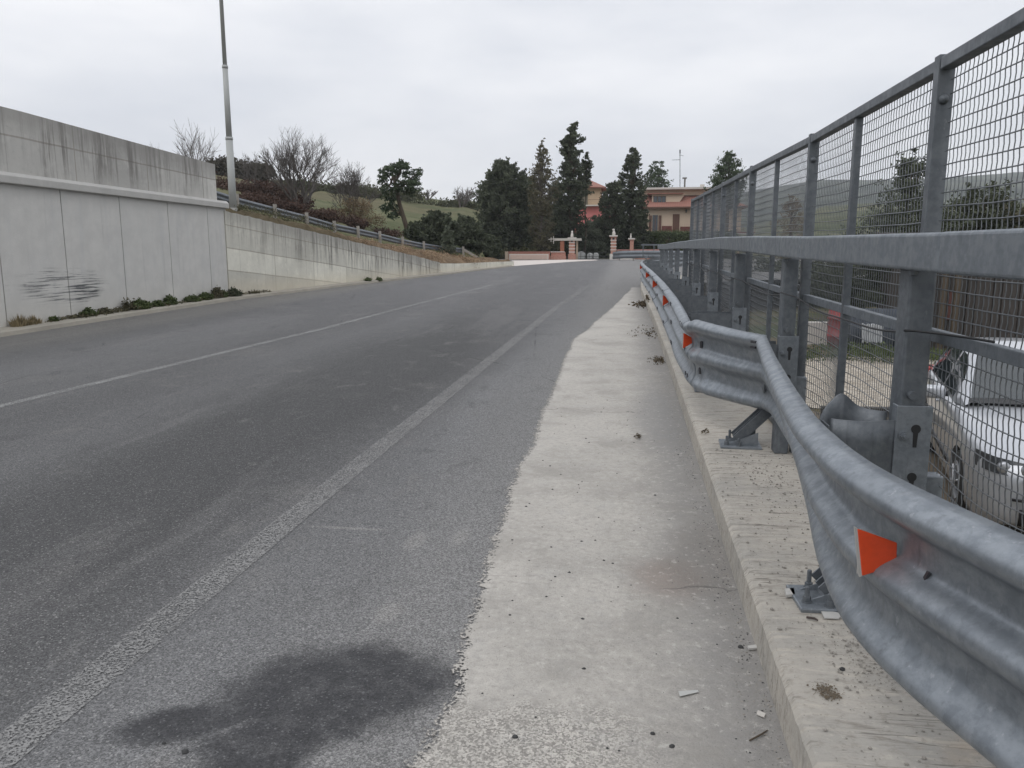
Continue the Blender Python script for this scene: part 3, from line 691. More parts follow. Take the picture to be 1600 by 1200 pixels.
#  top point, bottom point, wave depth, kink softness
RS = [((1.35, -1.2, .95), (1.35, -1.2, .45), 1), ((1.12, .4, .95), (1.12, .4, .45), 1), (( .93, 1.1, .95), (.97, 1.08, .44), 1),
      ((.79, 1.6, .95), (.85, 1.62, .44), 1), ((.70, 1.86, .95), (.755, 1.86, .44), 1), ((.645, 2.14, .95), (.70, 2.18, .44), 1), ((.635, 2.6, .955), (.735, 2.62, .445), 1),
      ((.68, 3.2, .965), (.83, 3.2, .45), 1), ((.77, 4.1, .97), (.96, 4.15, .455), .95), ((.865, 4.92, .98), (1.0, 5.08, .465), .85), ((.885, 5.06, .98), (.985, 5.25, .465), .75), ((.865, 5.16, .972), (.955, 5.33, .46), .7),
      ((.76, 5.42, .972), (.85, 5.5, .455), .75), ((.64, 5.78, .978), (.75, 5.7, .45), .8), ((.545, 6.08, .985), (.64, 5.88, .45), .75), ((.52, 6.22, .95), (.60, 6.02, .45), .7), ((.525, 6.5, .96), (.575, 6.4, .455), .9),
      ((.56, 7.6, .965), (.565, 7.6, .46), 1), ((.585, 8.9, .98), (.585, 8.9, .475), 1), ((.60, 12, 1.02), (.60, 12, .52), 1), ((.595, 17, 1.06), (.60, 17, .56), 1), ((.55, 21.5, 1.10), (.555, 21.5, .60), 1), ((.53, 24.6, 1.14), (.54, 24.6, .64), 1),
      ((.62, 27, 1.16), (.63, 27, .66), 1), ((.95, 30, 1.20), (.96, 30, .70), 1), ((1.75, 34, 1.24), (1.76, 34, .74), 1), ((3.2, 39, 1.28), (3.2, 39, .78), 1)]
st = []
for i in range(len(RS) - 1):
    (a, b, d), (a2, b2, d2) = RS[i], RS[i + 1]
    L = (Vector(a2) - Vector(a)).length; n = max(2, int(L / (.035 if a[1] < 7 else .12)))
    for k in range(n):
        t = k / n; st.append([Vector(a).lerp(Vector(a2), t), Vector(b).lerp(Vector(b2), t), lerp(d, d2, t)])
st.append([Vector(RS[-1][0]), Vector(RS[-1][1]), 1])
def smooth(st, idx):
    for _ in range(22):
        new = [s[idx].copy() for s in st]
        for i in range(1, len(st) - 1):
            y = st[i][idx].y
            w = .5
            if 4.95 < y < 5.35: w = .10
            elif 5.92 < y < 6.35: w = .03          # keep the folds crisp
            if (st[i - 1][idx] - st[i + 1][idx]).length > .2: w *= .6
            new[i] = st[i][idx].lerp((st[i - 1][idx] + st[i + 1][idx]) / 2, w)
        for s, q in zip(st, new): s[idx] = q
smooth(st, 0); smooth(st, 1)
PRO = []                                              # (fraction down, outward)
_PU = [0, .016, .040, .078, .118, .152, .190, .235, .34, .395, .435, .475, .52, .56, .60, .65, .72, .80, .86, .905, .945, .98, 1.0]
_PD = [.004, .035, .068, .086, .085, .070, .030, .003, .0, .006, .044, .070, .074, .066, .034, .008, .003, .010, .032, .058, .070, .064, .050]
PRO = [(k / 60, ipl(k / 60, _PU, _PD)) for k in range(61)]
for _ in range(1): PRO = [PRO[0]] + [(PRO[i][0], (PRO[i - 1][1] + 2 * PRO[i][1] + PRO[i + 1][1]) / 4) for i in range(1, 60)] + [PRO[60]]
def rail_frame(i):
    a = st[max(0, i - 1)]; b = st[min(len(st) - 1, i + 1)]
    t = (b[0] - a[0]); t.z = 0; t.normalize(); return Vector((-t.y, t.x, 0))
rg = random.Random(21)
rows = []
for i, (a, b, d) in enumerate(st):
    n = rail_frame(i); nb = st[min(len(st) - 1, i + 1)][1] - st[max(0, i - 1)][1]; nb.z = 0; nb.normalize(); nb = Vector((-nb.y, nb.x, 0))
    r = []; y = a.y
    crum = max(0, 1 - abs(y - 5.1) / .25) * .007 + max(0, 1 - abs(y - 6.15) / .2) * .010 + (.002 if 5 < y < 6.4 else .0006)
    for u, o in PRO:
        p = a.lerp(b, u); nn = n.lerp(nb, u).normalized()
        wob = crum * (math.sin(y * 31 + u * 9) * .6 + math.sin(y * 57 - u * 23) * .4)
        if 4.9 < y < 6.3: o = o * (1 - .25 * math.sin(u * 6.3) * (1 if u > .3 else 0))
        q = p + nn * (o * d + wob); r.append(q)
    rows.append(r)
# real rails are lapped lengths
joints = [0, 2.05, 6.18, 10.6, 15, 19.4, 24]
rail = part(MB().grid(rows), 'rail_beam', M_RAIL, gr, True); solid(rail, .004, 0)
def rail_pt(Y, u, off=0):
    i = min(range(len(st)), key=lambda k: abs(st[k][0].lerp(st[k][1], u).y - Y)); a, b, d = st[i]
    n = rail_frame(i); j = min(len(PRO) - 1, int(u * 60 + .5))
    return a.lerp(b, u) + n * (PRO[j][1] * d + off), n
# bolts on the joints of the rail
mslot = plain('bolt_slot', (.03, .03, .035), .6)
for Y in (6.42, 8.6, 10.7, 12.9, 15.0, 17.2, 19.3, 21.5, 23.6):
    for u in (.12, .5, .93):
        for dy in ((-.05, .05) if Y < 14 else (0,)):
            p, n = rail_pt(Y + dy, u, .003); t = Vector((n.y, -n.x, 0)); rot = Matrix((t, n, Vector((0, 0, 1)))).transposed()
            m = MB(); m.box(p + Vector((0, 0, .02)), (.014 if Y < 14 else .05, .01, .034), rot @ Matrix.Rotation(.35, 3, 'Y')); part(m, 'bolt', mslot, gr)
for p0 in ((.868, 5.0, .965), (.872, 5.02, .93)):
    m = MB(); m.box((p0[0] - .075, p0[1] - .03, p0[2] - .02), (.012, .045, .014), Matrix.Rotation(.5, 3, 'Z')); part(m, 'bolt', mslot, gr)
for u in (.333, .70):
    p, n = rail_pt(6.0, u, .004); m = MB(); m.box(p, (.03, .02, .05), Matrix.Rotation(.7, 3, 'Z')); m.lathe(tuple(p + n * .008), [(.012, 0), (.012, .02), (.006, .024)], 6); part(m, 'bolt', mslot, gr)
# lap joint plates: second sheet proud of the first
for Y0, Y1 in ((6.3, 6.62), (10.5, 10.8), (14.9, 15.2), (19.2, 19.5)):
    rr = []
    for i, r in enumerate(rows):
        if Y0 <= st[i][0].y <= Y1:
            n = rail_frame(i); rr.append([q + n * .0055 for q in r])
    if len(rr) > 2: solid(part(MB().grid(rr), 'lap_plate', M_GALV, gr, True), .003, 0)
# reflectors
M_ORG = plain('orange_reflector', (.60, .055, .008), .42, 0, .22, 45); M_ORG.node_tree.nodes['Principled BSDF'].inputs['Coat Weight'].default_value = .15
M_ALU = plain('reflector_edge', (.45, .44, .42), .5, .3)
for k, Y in enumerate((2.13, 6.32, 10.6, 14.8, 18.9, 25.0)):
    p, n = rail_pt(Y if k else 1.99, .315 if k else .395, 0); w = .075; h = .062; dz = .0
    q = Vector((p.x, p.y - .02, p.z + .003)); sx = -1
    big = 1.0 if k < 2 else 1.15
    L = q + Vector((-w * big, -.012, 0)); Rr = q + Vector((.012, .012, 0))
    if k == 0: L = q + Vector((-.085, -.01, .002)); Rr = q + Vector((.002, -.01, .002))
    up = Vector((0, 0, 1)) ; h2 = .030 if k == 0 else .012; h *= big
    tl_ = Vector((-.010, 0, 0)) if k == 0 else Vector((0, 0, 0)); m = MB(); m.prism([L - up * h - tl_, L + up * h + tl_, Rr + up * h2 , Rr - up * h2 - tl_ * .3], (0, .006, 0))
    o = part(m, 'reflector', M_ORG, gr); bevel(o, .003)
    m = MB(); m.prism([L - up * (h + .003) - tl_ + Vector((-.006, .002, 0)), L + up * (h + .003) + tl_ + Vector((-.006, .002, 0)), L + up * h + tl_ + Vector((.001, .002, 0)), L - up * h - tl_ + Vector((.001, .002, 0))], (0, .010, 0)); part(m, 'reflector_edge', M_ALU, gr).parent = o
    m = MB(); m.prism([L - up * h * .96 + Vector((0, .009, 0)), L + up * h * .96 + Vector((0, .009, 0)), Rr + up * h2 * .9 + Vector((0, .009, 0)), Rr - up * h2 * .9 + Vector((0, .009, 0))], (0, .004, 0)); part(m, 'reflector_back', M_ALU, gr).parent = o
p, n = rail_pt(1.86, .40, .004); m = MB(); m.box(p, (.006, .012, .03), Matrix.Rotation(.4, 3, 'Y')); m.box(p + Vector((.008, -.004, -.016)), (.004, .008, .018)); part(m, 'bolt', mslot, gr)
# posts, spacers, base plates and struts
PY = [-1.6, .72, 3.02, 5.27, 7.5, 9.75, 12.0, 14.2, 16.45, 18.7, 20.9, 23.2, 25.4, 27.7]
def pxpost(Y): return 1.045 if Y < 24 else 1.045 + (Y - 24) * .06
def hump_sheet(x0, x1, y, z0, z1, hump, bow, notch):
    """bent steel sheet across, top edge with a swell"""
    n = 22; g = []
    for row in range(5):
        r = []
        for k in range(n + 1):
            t = k / n; x = lerp(x0, x1, t)
            zt = z1 + hump * math.exp(-((t - .38) / .19) ** 2) - notch * (1 - min(1, t / .18)) ** 2
            zb = z0 + .05 * (1 - t) ** 2
            r.append((x, y + bow * math.sin(math.pi * min(1, t * 1.1)), lerp(zb, zt, row / 4)))
        g.append(r)
    return g
for k, Y in enumerate(PY):
    x = pxpost(Y); z = zr(Y); near = k in (2,)
    pm = M_GALVD
    # open channel post
    m = MB(); w, d = .088, .115; zt = z + 1.435; zb = z + .165
    m.box((x, Y + .015, (zt + zb) / 2), (w, d, zt - zb)); bevel(part(m, 'post', pm, gr), .009, 3)
    # bracket plate with keyholes
    pz0, pz1 = z + .575, z + .945; yp = Y + .015 - d / 2 - .008
    pl = MB(); pl.box((x + .006, yp, (pz0 + pz1) / 2), (.125, .008, pz1 - pz0)); pl.box((x - .05, yp + .03, (pz0 + pz1) / 2), (.007, .055, pz1 - pz0))
    plate = bevel(part(pl, 'bracket_plate', M_GALV, gr), .003)
    for zz in (pz1 - .085, pz1 - .265):
        kh = MB(); a = []
        kp = [(math.cos(R(q)) * .017, math.sin(R(q)) * .017) for q in range(-60, 241, 25)] + [(-.0065, -.068), (.0065, -.068)]
        kh.prism([(x + .014 + q[0], yp - .0055, zz + q[1]) for q in kp], (0, .003, 0)); part(kh, 'keyhole', M_DARK, gr).parent = plate
    if k < 9:
        for zz in (pz1 - .11, pz1 - .335):
            bt = MB(); bt.tube([(x - .028, yp - .004, zz), (x - .028, yp - .010, zz)], .017, 14); bt.tube([(x - .028, yp - .010, zz), (x - .028, yp - .024, zz)], .012, 6); bt.tube([(x - .028, yp - .024, zz), (x - .028, yp - .034, zz)], .006, 8); part(bt, 'bolt', M_GALV, gr).parent = plate
        bt = MB(); bt.tube([(x - .01, Y + .016 - d / 2, z + .985), (x - .01, Y - .016 - d / 2, z + .985)], .015, 12); part(bt, 'bolt', M_GALVD, gr)
    # spacer: two bent sheets to the rail
    pr, n = rail_pt(Y, .3, -.03); xr = pr.x + .03
    g1 = hump_sheet(xr, x - .05, yp + .010, z + .55, z + .888, .0, -.035 if k == 2 else 0, .0)
    o = solid(part(MB().grid(g1), 'spacer', M_GALVD, gr, k == 2), .006)
    g2 = hump_sheet(xr - .02, x - .05, yp + .12, z + .55, z + .90,   .055 if k == 2 else .006, .05 if k == 2 else 0, .06 if k == 2 else .02)
    solid(part(MB().grid(g2), 'spacer', M_GALVD, gr, k == 2), .006)
    if k < 8:
        m = MB(); m.grid([[(xr - .005, yp + lerp(.01, .12, t), zz) for t in (0, .5, 1)] for zz in (z + .57, z + .86)]); solid(part(m, 'spacer_web', M_GALVD, gr), .006)
    # lean post sleeve foot behind
    m = MB(); m.box((x + .105, Y + .02, z + .42), (.072, .07, .51)); bevel(part(m, 'post_sleeve', M_GALV, gr), .005)
    # base plate and inclined strut
    bx = x - .235; by = Y - .02 if k != 3 else Y + .16
    if Y < 26:
        m = MB(); m.box((bx, by, z + .172), (.27, .22, .018), Matrix.Rotation(.06 if k == 2 else -.05, 3, 'Z')); bp = bevel(part(m, 'base_plate', M_RAIL, gr), .004)
        s_ = MB(); a = Vector((bx - .03, by + .02, z + .18)); b = Vector((x - .02, by + .05, z + .42))
        dr = (b - a).normalized(); up = Vector((0, 1, 0)).cross(dr)
        s_.bar(a, b, .12, .007, (0, 0, 1)); s_.bar(a + Vector((0, -.06, .03)), b + Vector((0, -.06, .03)), .007, .07, (0, 0, 1)); s_.bar(a + Vector((0, .06, .03)), b + Vector((0, .06, .03)), .007, .07, (0, 0, 1))
        s_.bar(a + Vector((0, 0, .03)), b + Vector((0, 0, .03)), .007, .06)
        part(s_, 'strut', M_GALVD, gr)
        for yy in (-.055, .055):
            gm = MB(); gm.prism([(bx - .10, by + yy, z + .18), (bx + .11, by + yy, z + .18), (bx + .11, by + yy, z + .27)], (0, .007, 0)); part(gm, 'gusset', M_GALV, gr).parent = bp
        if k < 7:
            for qx, qy, hh in ((-.095, -.055, .062), (-.06, .075, .075), (-.02, -.085, .05)):
                b_ = MB(); c = (bx + qx, by + qy, z + .179); b_.lathe(c, [(.020, 0), (.020, .005), (.0155, .0055)], 14); b_.lathe(c, [(.0155, .005), (.0155, .026), (.009, .027), (.009, hh), (.006, hh + .003)], 6); part(b_, 'anchor_bolt', M_GALVD, gr).parent = bp
# top beam, in lengths
TB = [(1.25, -1.5, 1.545), (1.02, .6, 1.545), (1.0, 2.62, 1.555), (1.0, 4.6, 1.575), (1.0, 6.4, 1.607), (1.0, 8.3, 1.632), (1.0, 12.5, 1.648), (1.0, 16, 1.655), (1.0, 21, 1.645), (1.03, 25, 1.66), (1.3, 29, 1.68), (2.0, 33.4, 1.72)]
for i in range(len(TB) - 1):
    a, b = Vector(TB[i]), Vector(TB[i + 1]); hgt = .125
    gap = .004 if i in (2, 4) else .001; d = (b - a).normalized()
    a2 = a + d * gap; m = MB(); ll = .0025 if i % 2 else 0
    m.bar(a2 - Vector((0, 0, hgt / 2)), b - d * .0 - Vector((0, 0, hgt / 2)), .09 + ll, hgt + ll)
    bevel(part(m, 'top_beam', M_GALV, gr), .012, 3)
for Y in (3.02, 5.27, 7.5, 9.75, 12, 14.2):
    m = MB(); zz = zr(Y) + 1.43; m.lathe((.992, Y - .09, zz - .018), [(.007, 0), (.016, .004), (.016, .018)], 8); part(m, 'bolt', M_GALVD, gr)
# ================================================================ MESH FENCE
fe = empty('mesh_fence', (1.17, 3.25, 0), 'tall galvanised crimped wire mesh fence standing behind the guardrail', 'fence')
FX = 1.155
FP = [-1.2, 1.02, 3.26, 5.33, 7.75, 9.95, 12.2, 14.5]
def ftop(Y): return ipl(Y, [-2, 2.7, 5.3, 8, 10, 12.3, 14.6], [2.19, 2.195, 2.205, 2.262, 2.293, 2.337, 2.38])
FB = lambda Y: .2 + zr(Y); FM = lambda Y: 1.205 + zr(Y) * 1.0
def wires(y0, y1, z0f, z1f, seed, warp, cell=.05, r=.0021):
    m = MB(); rg = random.Random(seed); n = int(round((y1 - y0) / .036)); ph = [rg.uniform(0, 6.28) for _ in range(4)]
    def wf(y, z):
        h = (z - z0f(y)) / (z1f(y) - z0f(y)); e = math.sin(math.pi * min(1, max(0, h))) * math.sin(math.pi * (y - y0) / (y1 - y0))
        dx = e * (.003 + warp * .04) * math.sin(y * 2.1 + z * 1.7 + ph[0]) + warp * .05 * e
        dz = (.003 + warp * .020) * math.sin(y * 3.4 + z * 1.2 + ph[1]) * e - warp * .05 * e * (1 - h)
        dy = (.002 + warp * .008) * math.sin(z * 3 + y * 2 + ph[2]) * e
        return dx, dy, dz
    for i in range(1, n):
        y = y0 + (y1 - y0) * i / n; z0, z1 = z0f(y), z1f(y); nz = int(round((z1 - z0) / (cell / 2))); pts = []
        for k in range(nz + 1):
            z = lerp(z0, z1, k / nz); dx, dy, dz = wf(y, z); s = 1 if k % 2 == 0 else -1
            pts.append((FX + .017 + dx + (.0006 if k % 2 else -.0006), y + dy + s * .0012, z + dz))
        m.tube(pts, r, 4, False)
    zmax = z1f(y0) - z0f(y0); nh = int(round(zmax / cell))
    for j in range(1, nh):
        ns = max(8, int((y1 - y0) / .07)); pts = []
        for k in range(ns + 1):
            y = lerp(y0, y1, k / ns); z = lerp(z0f(y), z1f(y), j / nh); dx, dy, dz = wf(y, z)
            pts.append((FX + .0135 + dx, y, z + dz + rg.uniform(-.0006, .0006)))
        m.tube(pts, r * 1.15, 4, False)
    return m
for i in range(len(FP) - 1):
    a, b = FP[i] + .035, FP[i + 1] - .035; mid = (a + b) / 2 + (.06 if i == 2 else 0)
    segs = [(a, mid - .02), (mid + .02, b)]
    for j, (y0, y1) in enumerate(segs):
        warp = {1: 1.0, 2: .45, 3: .3, 4: .5, 5: .8}.get(i, .2)
        part(wires(y0, y1, FM, lambda Y: ftop(Y) - .03, i * 7 + j, .12 if i != 3 else .3), 'mesh_panel', M_WIRE, fe)
        part(wires(y0, y1, FB, lambda Y: FM(Y) - .04, i * 7 + j + 50, warp), 'mesh_panel', M_WIRE, fe)
    m = MB(); m.bar((FX, mid, FB(mid)), (FX, mid, ftop(mid) - .02), .036, .036, (0, 1, 0)); bevel(part(m, 'stile', M_GALVD, fe), .003)
    m = MB(); m.bar((FX, a + .002, FM(a) - .018), (FX, b - .002, FM(b) - .018), .034, .045); bevel(part(m, 'middle_rail', M_GALV, fe), .003)
    m = MB(); m.bar((FX, a + .002, FB(a)), (FX, b - .002, FB(b)), .034, .04); part(m, 'bottom_rail', M_GALVD, fe)
    m = MB(); m.bar((FX - .003, FP[i] + .012, ftop(FP[i]) - .022), (FX - .003, FP[i + 1] - .032, ftop(FP[i + 1]) - .022), .05, .044); bevel(part(m, 'top_rail', M_GALVD, fe), .004)
for Y in FP:
    z0 = zr(Y) + .165; z1 = ftop(Y) + .012; h = z1 - z0; zc = (z0 + z1) / 2; m = MB()
    m.box((FX, Y + .004, zc), (.058, .052, h))
    bevel(part(m, 'post', M_GALVD, fe), .002)
    m = MB(); m.tube([(FX - .004, Y - .02, z1 - .16), (FX - .004, Y - .027, z1 - .16), (FX - .004, Y - .036, z1 - .16), (FX - .004, Y - .042, z1 - .16)], [.018, .018, .013, .004], 14); part(m, 'bolt', M_GALVD, fe, True)
# ---- thin black cable strung along the posts
mb = MB(); pts = []
cy = [2.66, 3.0, 5.27, 7.5, 9.75, 12.0, 14.2]
for i in range(len(cy) - 1):
    for k in range(14):
        t = k / 14; Y = lerp(cy[i], cy[i + 1], t); s = math.sin(math.pi * t)
        bow = .075 * (1 - (2 * t - 1) ** 10) if i else .13 * (1 - t) + .02
        pts.append((.985 + bow, Y - .056 + (.0), 1.215 + zr(Y) - (.055 * s if i else 0) + .008 * math.sin(Y * 5)))
mb.tube(pts, .0045, 5)
tag(mb.build('cable', plain('black_cable', (.012, .012, .013), .5), None, True), 'thin black cable tied along the posts between guardrail and mesh fence', 'cable')
M_LAMP = plain('grey_lamp_post', (.36, .37, .36), .6, 0, .12, 2)
# ================================================================ LAMP POST
p = at(364.5, 327, 23.4); lampo = empty('lamp_post', (p.x, p.y, p.z - .3), 'tall thin galvanised lamp post rising behind the end of the concrete wall', 'lamp post')
def lz(y): return at(350, y, 23.4).z
tx = lambda z: p.x + (z - p.z) * .0
m = MB(); zb = p.z - .3
m.tube([(p.x, p.y, zb), (p.x, p.y, lz(215))], [.115, .103], 16); part(m, 'pole', M_LAMP, lampo, True)
m = MB(); m.tube([(p.x, p.y, lz(217)), (p.x, p.y, lz(105))], [.088, .078], 16); part(m, 'pole', M_LAMP, lampo, True)
m = MB(); m.tube([(p.x, p.y, lz(104)), (p.x, p.y, 10.6), (p.x + .4, p.y - .2, 11.3), (p.x + 1.6, p.y - .9, 11.55)], [.062, .05, .045, .035], 14); part(m, 'pole', M_LAMP, lampo, True)
for y in (216, 104): m = MB(); m.tube([(p.x, p.y, lz(y) - .05), (p.x, p.y, lz(y) + .03)], .112 if y > 200 else .088, 16); part(m, 'collar', M_LAMP, lampo, True)
m = MB(); m.lathe((p.x, p.y, zb), [(.17, 0), (.17, .12), (.13, .2), (.125, .34)], 16); part(m, 'foot_collar', M_LEDGE, lampo)
m = MB(); m.box((p.x + 1.9, p.y - 1.07, 11.55), (.75, .28, .14), Matrix.Rotation(-.5, 3, 'Z')); bevel(part(m, 'lamp_head', plain('lamp_housing', (.25, .26, .27), .5), lampo), .04)
# ================================================================ UPPER GUARDRAIL on the bank
ug = empty('guardrail', grb[0], 'plain two-wave guardrail descending the bank above the sloping wall', 'guardrail')
M_PG = plain('weathered_post', (.30, .28, .25), .8, .1)
ext = [(grb[0] + (grb[0] - grb[1]) * (i * 1.0)) for i in (2, 1)]
gb2 = [e + Vector((0, 0, .0)) for e in ext] + grb
gt2 = [e + (grt[0] - grb[0]) for e in ext] + grt
for b, t in zip(gb2, gt2):
    m = MB(); m.box((b.x, b.y, (b.z + t.z) / 2 - .15), (.12, .10, t.z - b.z + .3)); part(m, 'post', M_PG, ug)
def wbeam(pts, drop, hgt, off, depth=.05, waves=2, n=13):
    rows = []
    for i, q in enumerate(pts):
        a = pts[max(0, i - 1)]; b = pts[min(len(pts) - 1, i + 1)]; t = Vector((b.x - a.x, b.y - a.y, 0)).normalized(); nn = Vector((t.y, -t.x, 0))
        if nn.x * 0 + nn.y > 0 and False: nn = -nn
        r = []
        for k in range(n):
            u = k / (n - 1); r.append(q + nn * (off + depth * (.5 - .5 * math.cos(2 * math.pi * waves * u))) - Vector((0, 0, drop + hgt * u)))
        rows.append(r)
    return MB().grid(rows)
solid(part(wbeam([t for t in gt2], .10, .31, -.13), 'rail_beam', M_GALVD, ug, True), .01)
e = at(749, 404.5, 51.0)
m = MB(); m.bar(grt[-1] - Vector((0, 0, .2)), e, .08, .16); part(m, 'end_ramp', M_PG, ug)
# ================================================================ FAR GUARDRAIL across the side road
Yg = 68
fg = empty('guardrail', at(962, 405, Yg), 'short pale guardrail beside the right brick gate pillar', 'guardrail')
tp = [at(958, 393.5, 69), at(975, 392, 68), at(1000, 391.5, 67), at(1030, 391.5, 65), at(1062, 392, 62), at(1100, 393, 58)]
o = part(wbeam(tp, .0, .62, 0, .08), 'rail_beam', M_GALV, fg, True); solid(o, .01)
for x, Y in ((968, 68.4), (990, 67.4), (1010, 66.4), (1030, 65), (1050, 63)):
    q = at(x, 392, Y); m = MB(); m.box((q.x, Y + .16, (q.z + zr(Y)) / 2), (.12, .1, q.z - zr(Y))); part(m, 'post', M_PG, fg)
for x0, x1 in ((1006, 1013), (1020, 1027)):
    pp = []
    for k in range(9): a = math.pi * k / 8; q = at(lerp(x0, x1, .5 - .5 * math.cos(a)), 399.5 + 3.5 * math.sin(a), 65.5); pp.append(q)
    m = MB(); m.tube(pp, .05, 6); part(m, 'brace', M_GALVD, fg)
a, b = at(1002, 382.5, 66), at(1040, 382.5, 66); m = MB(); m.bar(a, b, .1, .12); part(m, 'top_rail', M_GALVD, fg)
for x in (1005, 1022, 1036): q = at(x, 382.5, 66); m = MB(); m.bar((q.x, q.y, q.z), (q.x, q.y, q.z - 1.1), .08, .08, (0, 1, 0)); part(m, 'stay', M_GALVD, fg)
# ================================================================ GATE: brick walls, pillars, statues
def zg(Y): return zr(Y) - .05
def boxpx(m, x0, x1, y0, y1, Y, d):                 # box whose front face spans those pixels at depth Y
    a = at(x0, y1, Y); b = at(x1, y0, Y); m.box(((a.x + b.x) / 2, Y + d / 2, (a.z + b.z) / 2), (abs(b.x - a.x), d, abs(b.z - a.z))); return m
lb = empty('brick_wall', at(830, 406, 70), 'low red brick wall with pale inset panel left of the gate', 'wall')
part(boxpx(MB(), 793, 858.5, 394.5, 409, 70, .35), 'wall', M_BRICK, lb)
part(boxpx(MB(), 795.5, 857, 397, 406.5, 69.97, .1), 'panel', M_WHITE, lb)
part(boxpx(MB(), 797, 855.5, 398.2, 405.4, 69.94, .1), 'panel', plain('pinkish_panel', (.50, .38, .32), .9), lb)
part(boxpx(MB(), 791.5, 859.5, 393, 395, 69.95, .5), 'coping', plain('terracotta_coping', (.27, .12, .09), .8), lb)
part(boxpx(MB(), 789, 794, 393, 409, 69.8, .5), 'end_pier', plain('plain_pier', (.33, .27, .21), .9), lb)
l2 = empty('brick_wall', at(868, 406, 71), 'short brick planter wall joining the canopied gate pillar', 'wall')
part(boxpx(MB(), 859.8, 884, 399.5, 408.5, 71, .6), 'wall', M_BRICK, l2)
part(boxpx(MB(), 861, 883.5, 394, 399.4, 71.6, .3), 'wall', M_BRICK, l2); part(boxpx(MB(), 860, 882, 393, 394.2, 71.5, .5), 'coping', M_WHITE, l2)
def pillar(x, w, y0, y1, Y, label, bands=True):
    r = empty('gate_pillar', at(x, y1, Y), label, 'pillar')
    h = y1 - y0
    part(boxpx(MB(), x - w / 2, x + w / 2, y0 + 2, y1 + 2, Y, w * Y / 1240), 'shaft', M_BRICK, r)
    part(boxpx(MB(), x - w / 2 - 1.6, x + w / 2 + 1.6, y1 - 9, y1 + 2.2, Y - .1, w * Y / 1240 + .2), 'plinth', M_BRICK if x < 900 else M_WHITE, r)
    part(boxpx(MB(), x - w / 2 - 2.2, x + w / 2 + 2.2, y0, y0 + 2, Y - .12, w * Y / 1240 + .24), 'cap', M_WHITE, r)
    part(boxpx(MB(), x - w / 2 - 1.2, x + w / 2 + 1.2, y0 + 2, y0 + 3.4, Y - .06, w * Y / 1240 + .12), 'cornice', M_BRICK, r)
    if bands:
        for k in range(4):
            yy = y0 + 7.2 + k * 5.0; part(boxpx(MB(), x - w / 2 - .3, x + w / 2 + .3, yy, yy + 1.3, Y - .02, w * Y / 1240 + .04), 'band', M_WHITE, r)
        part(boxpx(MB(), x - 1.6, x + 1.6, y0 + 3.8, y0 + 7, Y - .03, .1), 'niche', M_DARK, r)
    return r
pillar(893.5, 9, 371, 406, 72, 'banded brick gate pillar under the flat canopy, left of the gate')
pillar(958.5, 9, 367.5, 405.5, 72, 'banded brick gate pillar with an open cap, right of the gate')
pillar(987, 6.6, 372, 404.5, 73, 'slim plain brick pillar furthest right of the gate', False)
lion = [('lion', 893.5, 369.8, 360, 72, 'small white seated statue on the left gate pillar'), ('bird', 958.8, 366.6, 357, 72, 'small white statue turned left on the right gate pillar'), ('urn', 985.6, 371.5, 364.5, 73, 'tiny white statue on the slim brick pillar')]
for kind, x, yb, yt, Y, lab in lion:
    b = at(x, yb + .8, Y); h = at(x, yt, Y).z - b.z; w = h * (.36 if kind != 'urn' else .28); yc = Y + .3; fx = -1 if kind == 'bird' else .2
    m = MB(); m.box((b.x, yc, b.z + h * .04), (w * 1.25, w * 1.2, h * .08))
    m.tube([(b.x - fx * w * .25, yc, b.z + h * .06), (b.x - fx * w * .2, yc, b.z + h * .3), (b.x, yc, b.z + h * .58), (b.x + fx * w * .08, yc, b.z + h * .72)], [w * .62, w * .58, w * .42, w * .33], 12)
    m.tube([(b.x - fx * w * .1, yc, b.z + h * .70), (b.x + fx * w * .1, yc, b.z + h * .84), (b.x + fx * w * .16, yc, b.z + h * .97)], [w * .36, w * .44, w * .2], 12)
    m.tube([(b.x + fx * w * .25, yc, b.z + h * .84), (b.x + fx * w * .72, yc, b.z + h * .80)], [w * .22, w * .1], 8)
    for s in (-1, 1): m.tube([(b.x + fx * w * .3 + (0 if kind == 'bird' else s * w * .25), yc + (s * w * .25 if kind == 'bird' else -w * .3), b.z + h * .55), (b.x + fx * w * .45 + (0 if kind == 'bird' else s * w * .28), yc + (s * w * .25 if kind == 'bird' else -w * .45), b.z + h * .06)], [w * .2, w * .16], 8)
    sm = m.build('statue', M_WHITE, None, True, loc=b); tag(sm, lab, 'statue')
cn = empty('gate_canopy', at(880, 376, 72), 'flat pale canopy slab on a brown post between pillar and wall', 'canopy')
part(boxpx(MB(), 866, 908, 372.3, 376, 71.85, 1.2), 'slab', plain('canopy_slab', (.42, .40, .36), .8), cn)
part(boxpx(MB(), 875, 881.5, 376.2, 408.5, 71.95, .3), 'post', plain('brown_wood', (.26, .10, .06), .8), cn)
part(boxpx(MB(), 899.5, 903, 376.2, 406, 72.3, .3), 'post', plain('pale_wood', (.42, .33, .25), .8), cn)
ct = empty('tv_aerial', at(866, 380, 72.5), 'small pale aerial sticking out from the canopy edge', 'aerial')
m = MB(); m.bar(at(864, 378, 72.5), at(867, 374, 72.5), .05, .05); m.bar(at(857, 374, 72.5), at(870, 373, 72.5), .05, .05); m.bar(at(865, 369, 72.5), at(865, 381, 72.5), .05, .05, (0, 1, 0)); m.bar(at(861, 371, 72.5), at(861, 378, 72.5), .05, .05, (0, 1, 0)); part(m, 'rod', M_WHITE, ct)
l3 = empty('brick_wall', at(975, 402, 73.5), 'low pinkish wall behind the short pale guardrail', 'wall')
